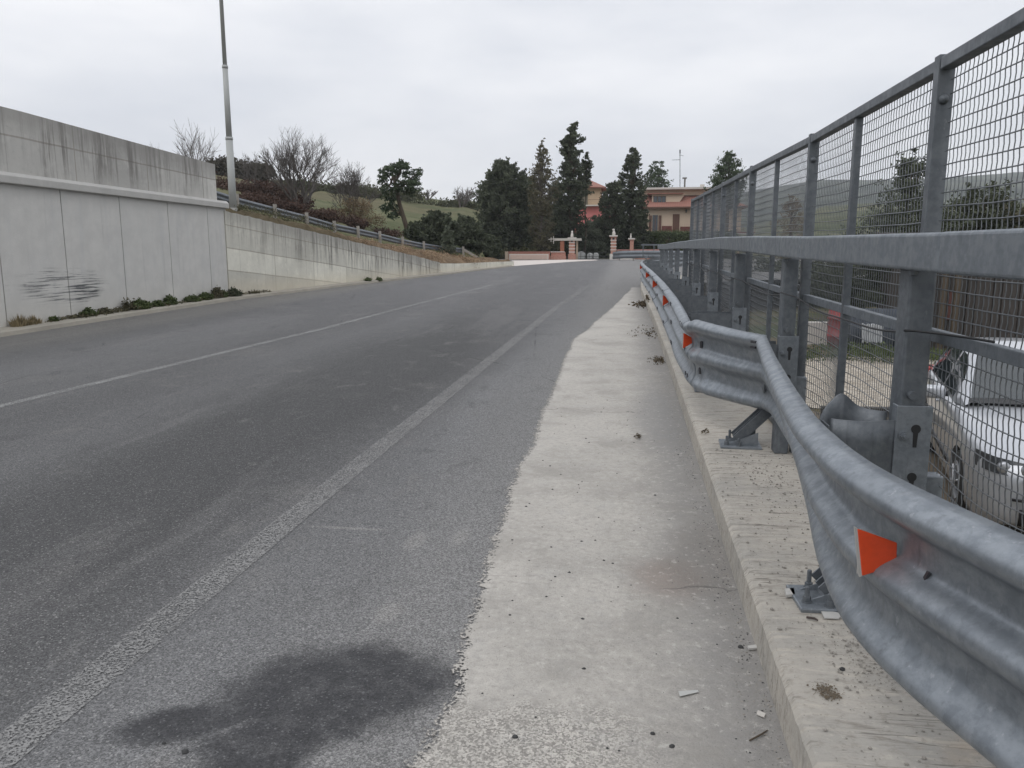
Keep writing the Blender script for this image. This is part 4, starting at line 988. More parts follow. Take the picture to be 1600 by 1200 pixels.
part(boxpx(MB(), 963.5, 1030, 391.5, 405, 73.6, .3), 'wall', M_BRICK, l3); part(boxpx(MB(), 963.5, 1030, 389.8, 391.4, 73.5, .5), 'coping', plain('pink_coping', (.48, .25, .22), .8), l3)
part(boxpx(MB(), 965.5, 984, 401, 405.6, 71.5, .2), 'panel', M_WHITE, l3)
gt = empty('iron_gate', at(925, 405, 73), 'low dark iron gate in front of the grey wrapped bales', 'gate')
for x in (907.5, 914, 920.5, 927, 936.5, 947, 953): part(boxpx(MB(), x - .35, x + .35, 394.5, 406.5, 73, .06), 'bar', M_DARK, gt)
part(boxpx(MB(), 904, 954, 400.2, 400.8, 73.02, .05), 'rail', M_DARK, gt); part(boxpx(MB(), 904, 954, 394.3, 394.9, 73.02, .05), 'rail', M_DARK, gt)
M_BALE = plain('grey_wrapped_bale', (.34, .35, .34), .8, 0, .4, 3)
for i, (x0, x1, y0, lab) in enumerate(((901, 914.5, 393, 'grey wrapped bale nearest the left gate pillar'), (917, 926, 395, 'grey wrapped bale in the middle behind the iron gate'), (927, 935, 394.5, 'grey wrapped bale furthest right behind the iron gate'))):
    a = at(x0, 405.5, 75); b = at(x1, y0, 75); w = b.x - a.x; h = b.z - a.z; cxx = (a.x + b.x) / 2; m = MB()
    m.prism([(a.x, 75, a.z), (b.x, 75, a.z), (b.x, 75, a.z + h * .7), (b.x - w * .18, 75, a.z + h * .93), (cxx, 75, b.z), (a.x + w * .15, 75, a.z + h * .92), (a.x, 75, a.z + h * .7)], (0, 1.2, 0))
    o = m.build('bale', M_BALE, None, False, loc=(cxx, 75, a.z)); bevel(o, .12, 3); tag(o, lab, 'bale')
# ================================================================ HOUSES
def roofmesh(pts_list, mat, root, name='roof'):
    m = MB()
    for q in pts_list:
        i = len(m.v); m.v += [tuple(p) for p in q]; m.f.append(tuple(range(i, i + len(q)))); m.m.append(0)
    return solid(part(m, name, mat, root), .18, -1)
YH = 100
h1 = empty('cream_house', at(1045, 390, YH), 'cream two storey house with red tiled mansard roof, dormer and long balcony', 'house')
h1.location.z = .6
a = at(1004, 324, YH); b = at(1160, 300, YH); ze = at(1040, 323.5, YH).z; zt = at(1040, 304, YH + 3.2).z; zb2 = at(1040, 363.5, YH).z
m = MB(); m.box(((a.x + b.x) / 2, YH + 5, (zb2 + ze) / 2), (b.x - a.x, 10, ze - zb2)); part(m, 'wall', M_CREAM, h1)
m = MB(); m.box(((a.x + b.x) / 2 + .3, YH + 5.3, zb2 / 2 + .3), (b.x - a.x - .6, 10, zb2 - .6)); part(m, 'wall', M_PEACH, h1)
m = MB(); m.box((a.x + 2.1, YH - .2, zb2 / 2 + .15), (4.6, 1.2, zb2 - .45)); part(m, 'wall', M_WHITE, h1)
ov = .7; x0, x1 = a.x - ov, b.x + ov; y0, y1 = YH - ov, YH + 10 + ov; ins = 3.4
roofmesh([[(x0, y0, ze), (x1, y0, ze), (x1 - ins, y0 + ins + .7, zt), (x0 + ins * .15, y0 + ins + .7, zt)], [(x0, y1, ze), (x0, y0, ze), (x0 + ins * .15, y0 + ins + .7, zt), (x0 + ins * .15, y1 - ins, zt)],
          [(x1, y0, ze), (x1, y1, ze), (x1 - ins, y1 - ins, zt), (x1 - ins, y0 + ins + .7, zt)], [(x1, y1, ze), (x0, y1, ze), (x0 + ins * .15, y1 - ins, zt), (x1 - ins, y1 - ins, zt)]], M_ROOF, h1)
m = MB(); m.box(((x0 + x1) / 2 - 1, YH + 6.2, zt + .2), (x1 - x0 - ins * 1.0, 6.9, .7)); part(m, 'upper_wall', M_CREAM, h1)
m = MB(); m.box(((x0 + x1) / 2 - .8, YH + 6.0, zt + .66), (x1 - x0 - ins * .7, 8.4, .24)); part(m, 'flat_roof', M_WHITE, h1)
m = MB(); m.box(((x0 + x1) / 2, y0 + .05, ze - .1), (x1 - x0, .22, .2)); part(m, 'gutter', M_SHUT, h1)
m = MB(); dz0 = at(1030, 320, YH + 1).z; dz1 = at(1030, 303.5, YH + 1).z; dx0 = at(1019, 310, YH + 1).x; dx1 = at(1044, 310, YH + 1).x
m.prism([(dx0, YH + .9, dz0), (dx1 + 1.2, YH + .9, dz0), (dx1 + 2.0, YH + .9, dz1), (dx0, YH + .9, dz1)], (0, 3.2, 0)); part(m, 'dormer', M_CREAM, h1)
m = MB(); m.box(((dx0 + dx1) / 2 + .6, YH + 2.2, dz1 + .06), (dx1 - dx0 + 2.4, 3.4, .12)); part(m, 'dormer_roof', M_ROOF, h1)
for k in range(3):
    wx0 = lerp(1020.5, 1040.5, k / 3) + .6; wx1 = lerp(1020.5, 1040.5, (k + 1) / 3) - .3
    wn = part(boxpx(MB(), wx0 - .4, wx1 + .4, 306.2, 317.8, YH + .84, .1), 'window', M_SHUT, h1); part(boxpx(MB(), wx0, wx1, 307, 317, YH + .80, .06), 'pane', M_GLASSD, h1).parent = wn
for x0_, x1_, nm in ((1014, 1033, 2), (1050.5, 1062, 1)):
    part(boxpx(MB(), x0_ + (5 if nm == 2 else 0), x1_ - (5 if nm == 2 else 0), 336 if nm == 2 else 334.5, 363, YH - .06, .1), 'door', M_SHUT if nm == 1 else M_GLASSD, h1)
    if nm == 2:
        for q0, q1 in ((1013.5, 1018.5), (1028.5, 1033.5)): part(boxpx(MB(), q0, q1, 336.5, 363, YH - .12, .08), 'shutter', M_SHUT, h1)
        part(boxpx(MB(), 1023, 1024.5, 336.5, 363, YH - .1, .05), 'door_frame', M_SHUT, h1)
part(boxpx(MB(), 1071, 1073.6, 327, 332, YH - .2, .2), 'wall_lamp', M_DARK, h1)
part(boxpx(MB(), 1003, 1180, 362.3, 364.4, YH - 1.5, 1.6), 'balcony_slab', M_RED, h1); part(boxpx(MB(), 1028, 1180, 364.5, 366.6, YH - 1.6, 1.7), 'balcony_edge', M_WHITE, h1)
mb = MB(); boxpx(mb, 1003, 1180, 349.8, 350.6, YH - 1.45, .06); boxpx(mb, 1003, 1180, 361, 361.8, YH - 1.45, .06)
for k in range(60): x = 1003 + k * 3; boxpx(mb, x, x + .35, 350.5, 362, YH - 1.44, .04)
part(mb, 'balustrade', M_RED, h1)
part(boxpx(MB(), 1034, 1050, 353, 362, YH - 1.3, .4), 'flower_box', plain('red_brown_plants', (.17, .06, .05), .9, 0, .4, 4), h1); part(boxpx(MB(), 1063, 1080, 354, 362, YH - 1.3, .4), 'flower_box', plain('red_brown_plants', (.17, .06, .05), .9, 0, .4, 4), h1)
m = MB(); boxpx(m, 1068.5, 1071.5, 279, 297, YH + 5, .3); boxpx(m, 1066.5, 1073.5, 277, 279, YH + 4.95, .5); part(m, 'chimney', plain('chimney_grey', (.14, .13, .12), .8), h1)
part(boxpx(MB(), 1094, 1101, 288, 294, YH + 5, .5), 'chimney', M_WHITE, h1)
ae = empty('tv_aerial', at(1062.5, 294, YH + 4), 'tall thin television aerial mast on the cream house roof', 'aerial')
m = MB(); q0, q1 = at(1062.5, 296, YH + 4), at(1062.5, 234, YH + 4); m.tube([q0, q1], .045, 6); part(m, 'mast', M_GALVD, ae)
m = MB(); m.bar(at(1050, 250, YH + 4), at(1063, 249.5, YH + 4), .05, .05); m.bar(at(1061, 242.5, YH + 4), at(1068, 243.5, YH + 4), .04, .04); m.bar(at(1062.5, 240, YH + 3.98), at(1062.5, 234, YH + 3.98), .16, .06, (0, 1, 0)); part(m, 'antenna', M_GALVD, ae)
YP = 112
h2 = empty('pink_house', at(925, 390, YP), 'pink house with peach upper floor and low red roof between the dark trees', 'house'); h2.location.z = .6
ax, bx_ = at(906, 300, YP).x, at(938, 300, YP).x; z1 = at(920, 321, YP).z; z2 = at(920, 292, YP).z
m = MB(); m.box(((ax + bx_) / 2, YP + 4, (z1 + z2) / 2), (bx_ - ax, 8, z2 - z1)); part(m, 'wall', M_PEACH, h2)
m = MB(); m.box(((ax + bx_) / 2 + .5, YP + 4, z1 / 2 + .3), (bx_ - ax + 2.2, 9, z1 - .6)); part(m, 'wall', M_PINK, h2)
m = MB(); q = at(939, 335, YP); q2 = at(946, 350, YP); m.prism([(q.x - .2, YP, .6), (q2.x, YP, .6), (q2.x, YP, at(940, 334, YP).z), (q.x - .2, YP, z1)], (0, 7, 0)); part(m, 'wall', M_PINK, h2)
zr_ = at(918, 277, YP).z; cx_ = at(919, 290, YP).x
roofmesh([[(ax - 3, YP - .8, z2 + .1), (bx_ + .8, YP - .8, z2 - .1), (cx_, YP + 4, zr_)], [(bx_ + .8, YP - .8, z2 - .1), (bx_ + .8, YP + 9, z2 - .1), (cx_, YP + 4, zr_)], [(bx_ + .8, YP + 9, z2 - .1), (ax - 3, YP + 9, z2), (cx_, YP + 4, zr_)], [(ax - 3, YP + 9, z2), (ax - 3, YP - .8, z2 + .1), (cx_, YP + 4, zr_)]], M_ROOF, h2)
part(boxpx(MB(), 909, 937, 319.8, 322, YP - 1.4, 1.5), 'balcony_slab', M_WHITE, h2)
part(boxpx(MB(), 908, 918.5, 296, 320, YP - .2, .3), 'shutter', plain('grey_green_shutter', (.14, .13, .09), .8), h2)
m = MB(); boxpx(m, 919, 937, 311.4, 312, YP - 1.35, .05)
for k in range(12): boxpx(m, 919 + k * 1.6, 919.3 + k * 1.6, 312, 320, YP - 1.34, .04)
part(m, 'balustrade', M_SHUT, h2); part(boxpx(MB(), 909.5, 918, 328, 336, YP - .06, .1), 'window', M_SHUT, h2)
# ================================================================ TREES AND PLANTS
def leaves(m, c, r, n, size, rg, tint, flat=1.0, ln=1.0):
    for _ in range(n):
        x, y, z = rg.gauss(0, .52), rg.gauss(0, .52), rg.gauss(0, .52)
        px, py, pz = c[0] + x * r, c[1] + y * r, c[2] + z * r * flat
        s = size * rg.uniform(.55, 1.2)
        u = Vector((rg.gauss(0, 1), rg.gauss(0, 1), rg.gauss(0, 1))); u.normalize(); w = u.orthogonal(); w.rotate(Matrix.Rotation(rg.uniform(0, 6.28), 3, u)); w.normalize()
        u = u * s * ln; w = w * s * .55
        i = len(m.v)
        m.v += [(px - u.x, py - u.y, pz - u.z), (px + w.x, py + w.y, pz + w.z), (px + u.x, py + u.y, pz + u.z), (px - w.x, py - w.y, pz - w.z)]
        m.f.append((i, i + 1, i + 2, i + 3)); m.m.append(0)
        t = min(1, max(0, tint + rg.uniform(-.2, .2))); m.tint += [t] * 4
def leafy(name, label, cat, px, yb, yt, hw, Y, prof, mat, n=260, per=45, leaf=.16, clump=.16, seed=1, group=None, bark=None, trunk=.035, tip=0, hollow=.35, ln=1.0, squash=.7, lean=0):
    """prof: [(height fraction, radius fraction)]"""
    rg = random.Random(seed); s = Y / 1247.; b = at(px, yb, Y); t = at(px, yt, Y); H = t.z - b.z; Rr = hw * s
    root = empty(name, b, label, cat, group); m = MB(); m.tint = []
    hs = [p[0] for p in prof]; rs = [p[1] for p in prof]
    lum = [(rg.uniform(0, 6.28), rg.uniform(.75, 1.12)) for _ in range(9)]
    tm = MB(); path = []
    for k in range(9):
        f = k / 8 * .93; path.append(b + Vector((lean * s * f + math.sin(k * 1.7 + seed) * H * .008, math.cos(k * 1.3) * H * .008, H * f - (.3 if k == 0 else 0))))
    tm.tube(path, [H * trunk * (1 - .88 * k / 8) for k in range(9)], 8)
    c0 = min(h for h, r in prof)
    for k in range(n):
        while True:
            f = rg.uniform(c0, 1)
            rad = ipl(f, hs, rs)
            if rg.random() < rad + .12: break
        a = rg.uniform(0, 2 * math.pi); sect = lum[int(a / 6.283 * 9) % 9][1] * (1 + .16 * math.sin(f * 19 + a * 2 + seed))
        q = rg.random() ** .5; q = hollow + (1 - hollow) * q if rg.random() < .75 else rg.random()
        d = rad * Rr * sect * q
        cr = clump * Rr * rg.uniform(.6, 1.35) * (.5 + .5 * rad)
        c = Vector((b.x + lean * s * f + math.cos(a) * d, b.y + math.sin(a) * d, b.z + H * f + rg.uniform(-.02, .02) * H - cr * .4))
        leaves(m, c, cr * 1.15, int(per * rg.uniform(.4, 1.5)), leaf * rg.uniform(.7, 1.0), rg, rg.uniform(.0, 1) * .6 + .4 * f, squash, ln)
        if k % 3 == 0 and f > .4:
            c2 = c + Vector((math.cos(a), math.sin(a), rg.uniform(.2, 1.3))) * cr * 1.3; leaves(m, c2, cr * .5, int(per * .3), leaf * .8, rg, .8, 1)
        if k % 5 == 0:
            o = polyat(path, min(.98, f * .8 + .02)); mid = o.lerp(c, .5) + Vector((0, 0, -.03 * H)); tm.tube([o, mid, c], [H * .008, H * .005, H * .002], 4, False)
    part(m, 'crown', mat, root); part(tm, 'trunk', bark or M_BARKB, root, True)
    return root
P_DOME = [(.02, .8), (.2, 1), (.5, 1), (.7, .9), (.85, .68), (.95, .4), (1, .15)]
P_OVAL = [(.08, .35), (.2, .8), (.4, 1), (.6, .92), (.8, .62), (.93, .3), (1, .08)]
P_SPIRE = [(.12, .5), (.3, .85), (.5, 1), (.65, .8), (.8, .62), (.92, .35), (1, .08)]
P_BUSH = [(.0, .8), (.25, 1), (.6, .9), (.85, .55), (1, .15)]
leafy('evergreen_tree', 'broad dark evergreen tree beside the left end of the low brick wall', 'tree', 786, 402, 250, 43, 80, P_DOME, M_L_DK, 700, 60, .17, .15, 1, hollow=.3)
leafy('evergreen_tree', 'dark evergreen tree filling the gap left of the brown-green poplar', 'tree', 815, 402, 268, 24, 82, [(.02, .85), (.2, 1), (.5, .95), (.8, .6), (1, .1)], M_L_DK, 330, 50, .17, .2, 2, hollow=.3)
leafy('poplar_tree', 'thin brownish poplar with pale trunk and see-through crown', 'tree', 845, 400, 222, 23, 75, [(.04, .7), (.2, .8), (.4, .85), (.55, 1), (.7, .85), (.85, .5), (1, .08)], M_L_BRN, 400, 28, .12, .19, 3, bark=M_BARKG, trunk=.014, hollow=.1)
leafy('eucalyptus_tree', 'tallest dark tree with ragged top left of the pink house', 'tree', 889, 400, 196, 25, 80, [(.05, .8), (.3, 1), (.55, 1), (.68, .95), (.74, .45), (.82, .6), (.9, .62), (.96, .4), (1, .15)], M_L_DK, 430, 46, .18, .17, 4, trunk=.016, lean=2, hollow=.2)
leafy('eucalyptus_tree', 'slender leaning shoot of dark foliage touching the pink roof', 'tree', 914, 392, 238, 9, 82, [(.66, .3), (.78, .9), (.9, .8), (1, .2)], M_L_DK, 90, 30, .15, .3, 5, trunk=.012)
leafy('cypress_tree', 'rounded very dark cypress left of the cream house', 'tree', 957, 395, 284, 20, 84, [(.1, .7), (.3, .95), (.6, 1), (.85, .8), (1, .35)], M_L_DK, 420, 60, .15, .17, 6, hollow=.4)
leafy('conifer_tree', 'tall conifer with pointed airy top beside the dark cypress', 'tree', 985, 398, 233, 19, 86, [(.05, .9), (.3, 1), (.45, .95), (.6, .9), (.75, .95), (.9, .7), (1, .15)], M_L_DK, 330, 42, .15, .18, 7, hollow=.25)
leafy('conifer_tree', 'dark shrubby conifer against the left corner of the cream house', 'tree', 998, 400, 284, 13, 84, P_BUSH, M_L_DK, 260, 50, .15, .22, 8)
leafy('pine_tree', 'airy pine behind the roof of the cream house', 'tree', 1024, 380, 250, 26, 125, [(.3, .4), (.5, .9), (.7, 1), (.85, .6), (1, .15)], M_L_PINE, 170, 32, .2, .16, 9, hollow=.2)
leafy('pine_tree', 'pine whose crown shows above the far end of the mesh fence', 'tree', 1133, 380, 238, 30, 95, [(.4, .4), (.55, .9), (.7, 1), (.85, .6), (1, .15)], M_L_PINE, 240, 36, .16, .16, 10, hollow=.2)
leafy('olive_tree', 'rounded grey-green bush between the two gate pillars', 'tree', 931, 402, 338, 27, 84, P_BUSH, M_L_OLV, 330, 55, .11, .18, 11, hollow=.4)
leafy('olive_tree', 'grey-green bush spreading below the pointed conifer', 'tree', 972, 400, 348, 20, 86, P_BUSH, M_L_OLV, 230, 50, .11, .2, 12)
leafy('shrub', 'dark shrub behind the low brick wall under the poplar', 'shrub', 838, 400, 338, 28, 79, P_BUSH, M_L_DK, 240, 45, .12, .2, 13)
leafy('shrub', 'dark shrub behind the canopied gate pillar', 'shrub', 874, 398, 332, 26, 82, P_BUSH, M_L_DK, 240, 45, .12, .2, 14)
leafy('shrub', 'dark rounded shrub to the right of the leaning pine', 'shrub', 683, 386, 331, 34, 49, P_BUSH, M_L_DK, 380, 55, .13, .17, 15, hollow=.4)
leafy('shrub', 'low dark shrub at the foot of the leaning pine', 'shrub', 652, 382, 347, 22, 47.5, P_BUSH, M_L_DK, 240, 50, .12, .2, 16)
leafy('shrub', 'dark shrub next to the broad evergreen tree', 'shrub', 727, 394, 338, 28, 53, P_BUSH, M_L_DK, 330, 50, .13, .18, 17, hollow=.4)
leafy('young_conifer', 'small pale blue-grey conifer in front of the dark shrubs', 'tree', 699, 393, 353, 14, 46, [(0, 1), (.3, .8), (.7, .4), (1, .05)], M_L_OLV, 110, 45, .09, .2, 18)
leafy('evergreen_tree', 'dark evergreen tree behind the canopied gate pillar, between poplar and tallest tree', 'tree', 866, 400, 288, 20, 92, P_DOME, M_L_DK, 300, 50, .17, .2, 20, hollow=.3)
leafy('evergreen_tree', 'dark green tree just behind the top of the brown poplar', 'tree', 828, 400, 276, 20, 94, P_DOME, M_L_DK, 280, 50, .17, .2, 21, hollow=.3)
leafy('shrub', 'wide dark shrub below the pink house', 'shrub', 922, 398, 346, 30, 96, P_BUSH, M_L_DK, 260, 50, .14, .2, 22)
# leaning pine
def lean_pine():
    rg = random.Random(31); Y = 48; s = Y / 1247.
    root = empty('pine_tree', at(639, 372, Y), 'umbrella-shaped pine with a bare curved trunk on the green slope', 'tree')
    path = [at(x, y, Y) for x, y in ((640, 376), (636, 358), (630, 338), (624, 318), (621, 300), (617, 284), (614, 272))]
    tm = MB(); tm.tube(path, [.17, .155, .14, .125, .11, .08, .05], 8); m = MB(); m.tint = []
    bl = [(606, 272, 15, 10), (625, 266, 17, 11), (644, 277, 15, 10), (600, 284, 10, 8), (633, 291, 16, 9), (650, 290, 10, 9), (618, 298, 9, 5), (604, 296, 9, 6), (641, 301, 9, 5), (655, 268, 5, 6), (612, 262, 10, 6), (629, 258, 10, 6)]
    for x, y, rx, ry in bl:
        c = at(x, y, Y + rg.uniform(-1, 1)); o = polyat(path, rg.uniform(.72, .98)); tm.tube([o, o.lerp(c, .5) + Vector((0, 0, -.15)), c], [.08, .055, .02], 5, False)
        for k in range(int(rx * ry * .20)):
            a = rg.uniform(0, 6.28); q = rg.random() ** .5
            cc = c + Vector((math.cos(a) * rx * s * q, rg.uniform(-1, 1) * rx * s * .7, math.sin(a) * ry * s * q)); leaves(m, cc, .17, 22, .075, rg, rg.uniform(.1, .9), .6)
    for x, y in ((606, 318), (612, 328), (603, 325), (614, 336), (609, 311)):
        c = at(x, y, Y); o = polyat(path, .35); tm.tube([o, c], [.04, .015], 4, False)
        for k in range(9): leaves(m, c + Vector((rg.uniform(-.3, .3), rg.uniform(-.3, .3), rg.uniform(-.3, .3))), .22, 12, .1, rg, rg.random(), .7)
    part(m, 'crown', M_L_PINE, root); part(tm, 'trunk', M_BARKB, root, True)
lean_pine()
def bare(name, label, px, yb, yt, hw, Y, seed, stems=5, depth=6, mat=None, r0=.16, up=.35, dens=3, spread=.55):
    rg = random.Random(seed); s = Y / 1247.; b = at(px, yb, Y); H = at(px, yt, Y).z - b.z; Wd = hw * s
    root = empty(name, b, label, 'tree'); m = MB()
    cc = b + Vector((0, 0, H * .56))
    def out(q): return ((q.x - cc.x) / Wd) ** 2 + ((q.y - cc.y) / Wd) ** 2 + ((q.z - cc.z) / (H * .46)) ** 2 > 1.05 and q.z > cc.z - H * .2
    def grow(p, d, L, r, lv):
        if out(p): return
        n = 3; pts = [p]; q = p.copy(); dd = d.copy()
        for k in range(n):
            dd = (dd + Vector((rg.gauss(0, .12), rg.gauss(0, .12), rg.gauss(0, .08) + up * .12))).normalized(); q = q + dd * (L / n); pts.append(q.copy())
        m.tube(pts, [r * (1 - .45 * k / n) for k in range(n + 1)], 5 if lv < 2 else 3, False)
        if lv >= depth: return
        nb = dens if lv < depth - 1 else dens + 1
        for k in range(nb):
            o = polyat(pts, rg.uniform(.35, 1)); ax = Vector((rg.gauss(0, 1), rg.gauss(0, 1), rg.gauss(0, .5))).normalized()
            nd = (dd * (1 - spread * .3) + ax * spread).normalized(); nd.z = abs(nd.z) * .8 + .1 if rg.random() < .8 else nd.z; nd.normalize()
            grow(o, nd, L * rg.uniform(.58, .82), max(.007 * Y / 40, r * rg.uniform(.42, .6)), lv + 1)
        grow(pts[-1], (dd + Vector((rg.gauss(0, .15), rg.gauss(0, .15), .1))).normalized(), L * .8, r * .55, lv + 1)
    for k in range(stems):
        a = 2 * math.pi * k / stems + rg.uniform(-.3, .3); tilt = (Wd / H) * rg.uniform(.35, .95) * (1 if stems > 1 else .1)
        d = Vector((math.cos(a) * tilt, math.sin(a) * tilt, 1)).normalized(); grow(b + Vector((math.cos(a) * .2, math.sin(a) * .2, -.2)), d, H * .33, r0 * rg.uniform(.7, 1.1), 1)
    # keep within its own crown
    zm = max(v[2] for v in m.v) - b.z; k_ = H / zm; xs = sorted(abs(v[0] - b.x) for v in m.v); kx_ = min(1.6, max(.8, Wd / xs[int(len(xs) * .985)]))
    m.v = [(b.x + (v[0] - b.x) * kx_, b.y + (v[1] - b.y) * kx_, b.z + (v[2] - b.z) * k_) for v in m.v]
    part(m, 'trunk', mat or M_TWIG, root); return root
bare('bare_tree', 'large bare many-stemmed tree on the slope behind the lamp post', 468, 332, 195, 60, 41, 41, 8, 6, r0=.12, dens=2, spread=.5, up=.6)
bare('bare_tree', 'round bare tree with fine twigs above tan undergrowth', 554, 350, 249, 38, 44, 44, 6, 6, r0=.06, dens=2, spread=.45, up=.7)
bare('bare_tree', 'pale bare tree showing above the end of the concrete wall', 313, 300, 183, 30, 62, 43, 4, 4, r0=.09, dens=3, mat=M_BARKG)
bare('bare_tree', 'bare treetop just showing over the middle of the concrete wall', 240, 300, 220, 22, 60, 48, 3, 4, r0=.06, dens=3, mat=M_BARKG)
bare('bare_tree', 'slim bare tree just right of the lamp post', 393, 300, 234, 16, 75, 45, 2, 5, r0=.07, dens=3)
bare('bare_tree', 'small bare tree on the skyline right of the leaning pine', 668, 310, 294, 15, 140, 46, 4, 4, r0=.12, dens=3, mat=M_BARKG)
bare('bare_tree', 'small bare tree on the skyline left of the broad evergreen tree', 722, 322, 290, 24, 120, 47, 5, 4, r0=.12, dens=3, mat=M_BARKG)
# undergrowth masses on the slope
def mass(name, label, cat, pts, mat, seed, leaf, per, kind='stuff'):
    rg = random.Random(seed); m = MB(); m.tint = []
    for x, y, rx, ry, n, Y in pts:
        s = Y / 1247.
        for k in range(n):
            a = rg.uniform(0, 6.28); q = rg.random() ** .5; cx_, cy_ = x + math.cos(a) * rx * q, y + math.sin(a) * ry * q
            c = at(cx_, cy_, Y + rg.uniform(-1, 1) * rx * s); leaves(m, c, rg.uniform(.25, .6) * Y / 60, per, leaf * Y / 60, rg, rg.uniform(0, 1), .8)
    o = m.build(name, mat); tag(o, label, cat, kind=kind); return o
mass('brambles', 'reddish brown bare brambles covering the slope behind the wall', 'brambles', [(400, 303, 60, 16, 330, 46), (450, 318, 35, 12, 170, 42), (345, 300, 30, 18, 140, 48), (395, 316, 30, 8, 200, 33), (440, 326, 32, 7, 220, 35), (500, 338, 28, 6, 140, 38), (545, 350, 24, 5, 90, 41), (600, 366, 26, 3, 60, 45)], M_L_RED, 61, .11, 34)
mass('thicket', 'dark grey brown thicket on the hilltop behind the lamp post', 'thicket', [(352, 268, 34, 16, 260, 95), (400, 272, 26, 14, 150, 95), (300, 272, 30, 16, 100, 95)], plain_leaf if False else m_leaf('thicket_leaf', (.03, .028, .02), (.085, .075, .055)), 62, .13, 34)
mass('undergrowth', 'tan dry undergrowth round the foot of the bare round tree', 'undergrowth', [(556, 330, 24, 19, 150, 43), (520, 338, 20, 8, 60, 42), (585, 345, 16, 6, 34, 46)], M_L_TAN, 63, .07, 22)
mass('hedgerow', 'olive green scrub along the top of the field', 'hedgerow', [(530, 300, 60, 9, 200, 110), (610, 306, 50, 6, 120, 120), (470, 293, 30, 8, 60, 105), (700, 323, 50, 5, 110, 125)], m_leaf('scrub_leaf', (.035, .04, .02), (.10, .105, .055)), 64, .13, 30)
mass('ivy', 'green ivy and grass at the foot of the upper guardrail', 'ground cover', [(405, 333, 34, 5, 70, 27), (450, 343, 28, 4, 50, 30), (380, 325, 14, 4, 30, 25.5), (500, 356, 30, 4, 40, 32), (372, 332, 8, 5, 20, 23.5)], m_leaf('bank_weeds', (.035, .04, .018), (.12, .11, .06)), 65, .06, 22)
mass('leaf_litter', 'brown dead leaves and clods covering the bank above the low wall', 'leaf litter', [(660, 399, 40, 4, 120, 38), (610, 389, 40, 4, 90, 34), (715, 405, 32, 3.5, 120, 44), (565, 378, 25, 4, 50, 31)], m_leaf('dead_leaf', (.12, .075, .045), (.38, .28, .18)), 66, .055, 16)
mass('undergrowth', 'low mixed undergrowth behind the low brick wall', 'undergrowth', [(800, 396, 50, 5, 130, 77), (862, 388, 36, 6, 110, 80), (740, 398, 22, 5, 60, 62)], m_leaf('verge_leaf', (.03, .035, .016), (.10, .10, .05)), 67, .08, 28)
# hedge
def hedge():
    rg = random.Random(71); m = MB(); m.tint = []; Y = 86
    a, b = at(955, 366, Y), at(1150, 366, Y); zt = a.z
    for k in range(900):
        x = rg.uniform(a.x, b.x); f = rg.choice(('t', 'f', 'f')); z = zt + rg.uniform(-.12, .08) if f == 't' else rg.uniform(.7, zt); y = Y + (rg.uniform(0, 1.4) if f == 't' else rg.uniform(-.1, .1))
        leaves(m, (x, y, z), .3, 34, .10, rg, rg.uniform(0, 1))
    root = empty('hedge', ((a.x + b.x) / 2, Y, .7), 'long clipped green hedge in front of the cream house', 'hedge'); part(m, 'foliage', M_L_HDG, root)
    c = MB(); c.box(((a.x + b.x) / 2, Y + .7, (zt + .7) / 2 - .1), (b.x - a.x, 1.1, zt - .9)); part(c, 'stems', M_BARKB, root)
hedge()
# right of the fence
leafy('conifer_tree', 'spiky young conifer seen through the upper mesh between two tall fence posts', 'tree', 1406, 478, 236, 84, 26, [(.02, .8), (.25, .95), (.42, 1), (.55, .72), (.68, .42), (.8, .3), (.9, .22), (1, .05)], M_L_DK, 330, 46, .075, .17, 81, trunk=.012, hollow=.2)
leafy('olive_tree', 'bushy grey-green tree seen through the mesh right of the tallest fence post', 'tree', 1522, 480, 292, 80, 30, P_DOME, m_leaf('dull_green_leaf', (.02, .026, .014), (.075, .085, .05)), 420, 46, .085, .17, 82)
leafy('olive_tree', 'bushy tree at the right edge behind the mesh', 'tree', 1640, 480, 280, 66, 28, P_DOME, M_L_BRN, 260, 46, .085, .18, 83)
leafy('willow_tree', 'pale tan leafless willow seen through the far mesh panels', 'tree', 1232, 420, 303, 24, 60, P_OVAL, M_L_TAN, 150, 34, .08, .2, 84)
leafy('shrub', 'dark shrub low behind the middle of the mesh fence', 'shrub', 1290, 500, 400, 60, 40, P_BUSH, M_L_DK, 260, 40, .10, .2, 85)
mass('hedgerow', 'dark overgrown hedge along the back of the yard', 'hedgerow', [(1320, 440, 70, 45, 300, 30), (1200, 430, 60, 25, 170, 45), (1420, 440, 60, 40, 200, 31), (1540, 400, 90, 40, 220, 33)], M_L_DK, 86, .11, 30)
mass('weeds', 'green weeds behind the gravel in the yard', 'weeds', [(1330, 552, 80, 14, 220, 19.5), (1430, 560, 60, 14, 140, 19)], M_L_GRN, 87, .10, 16)
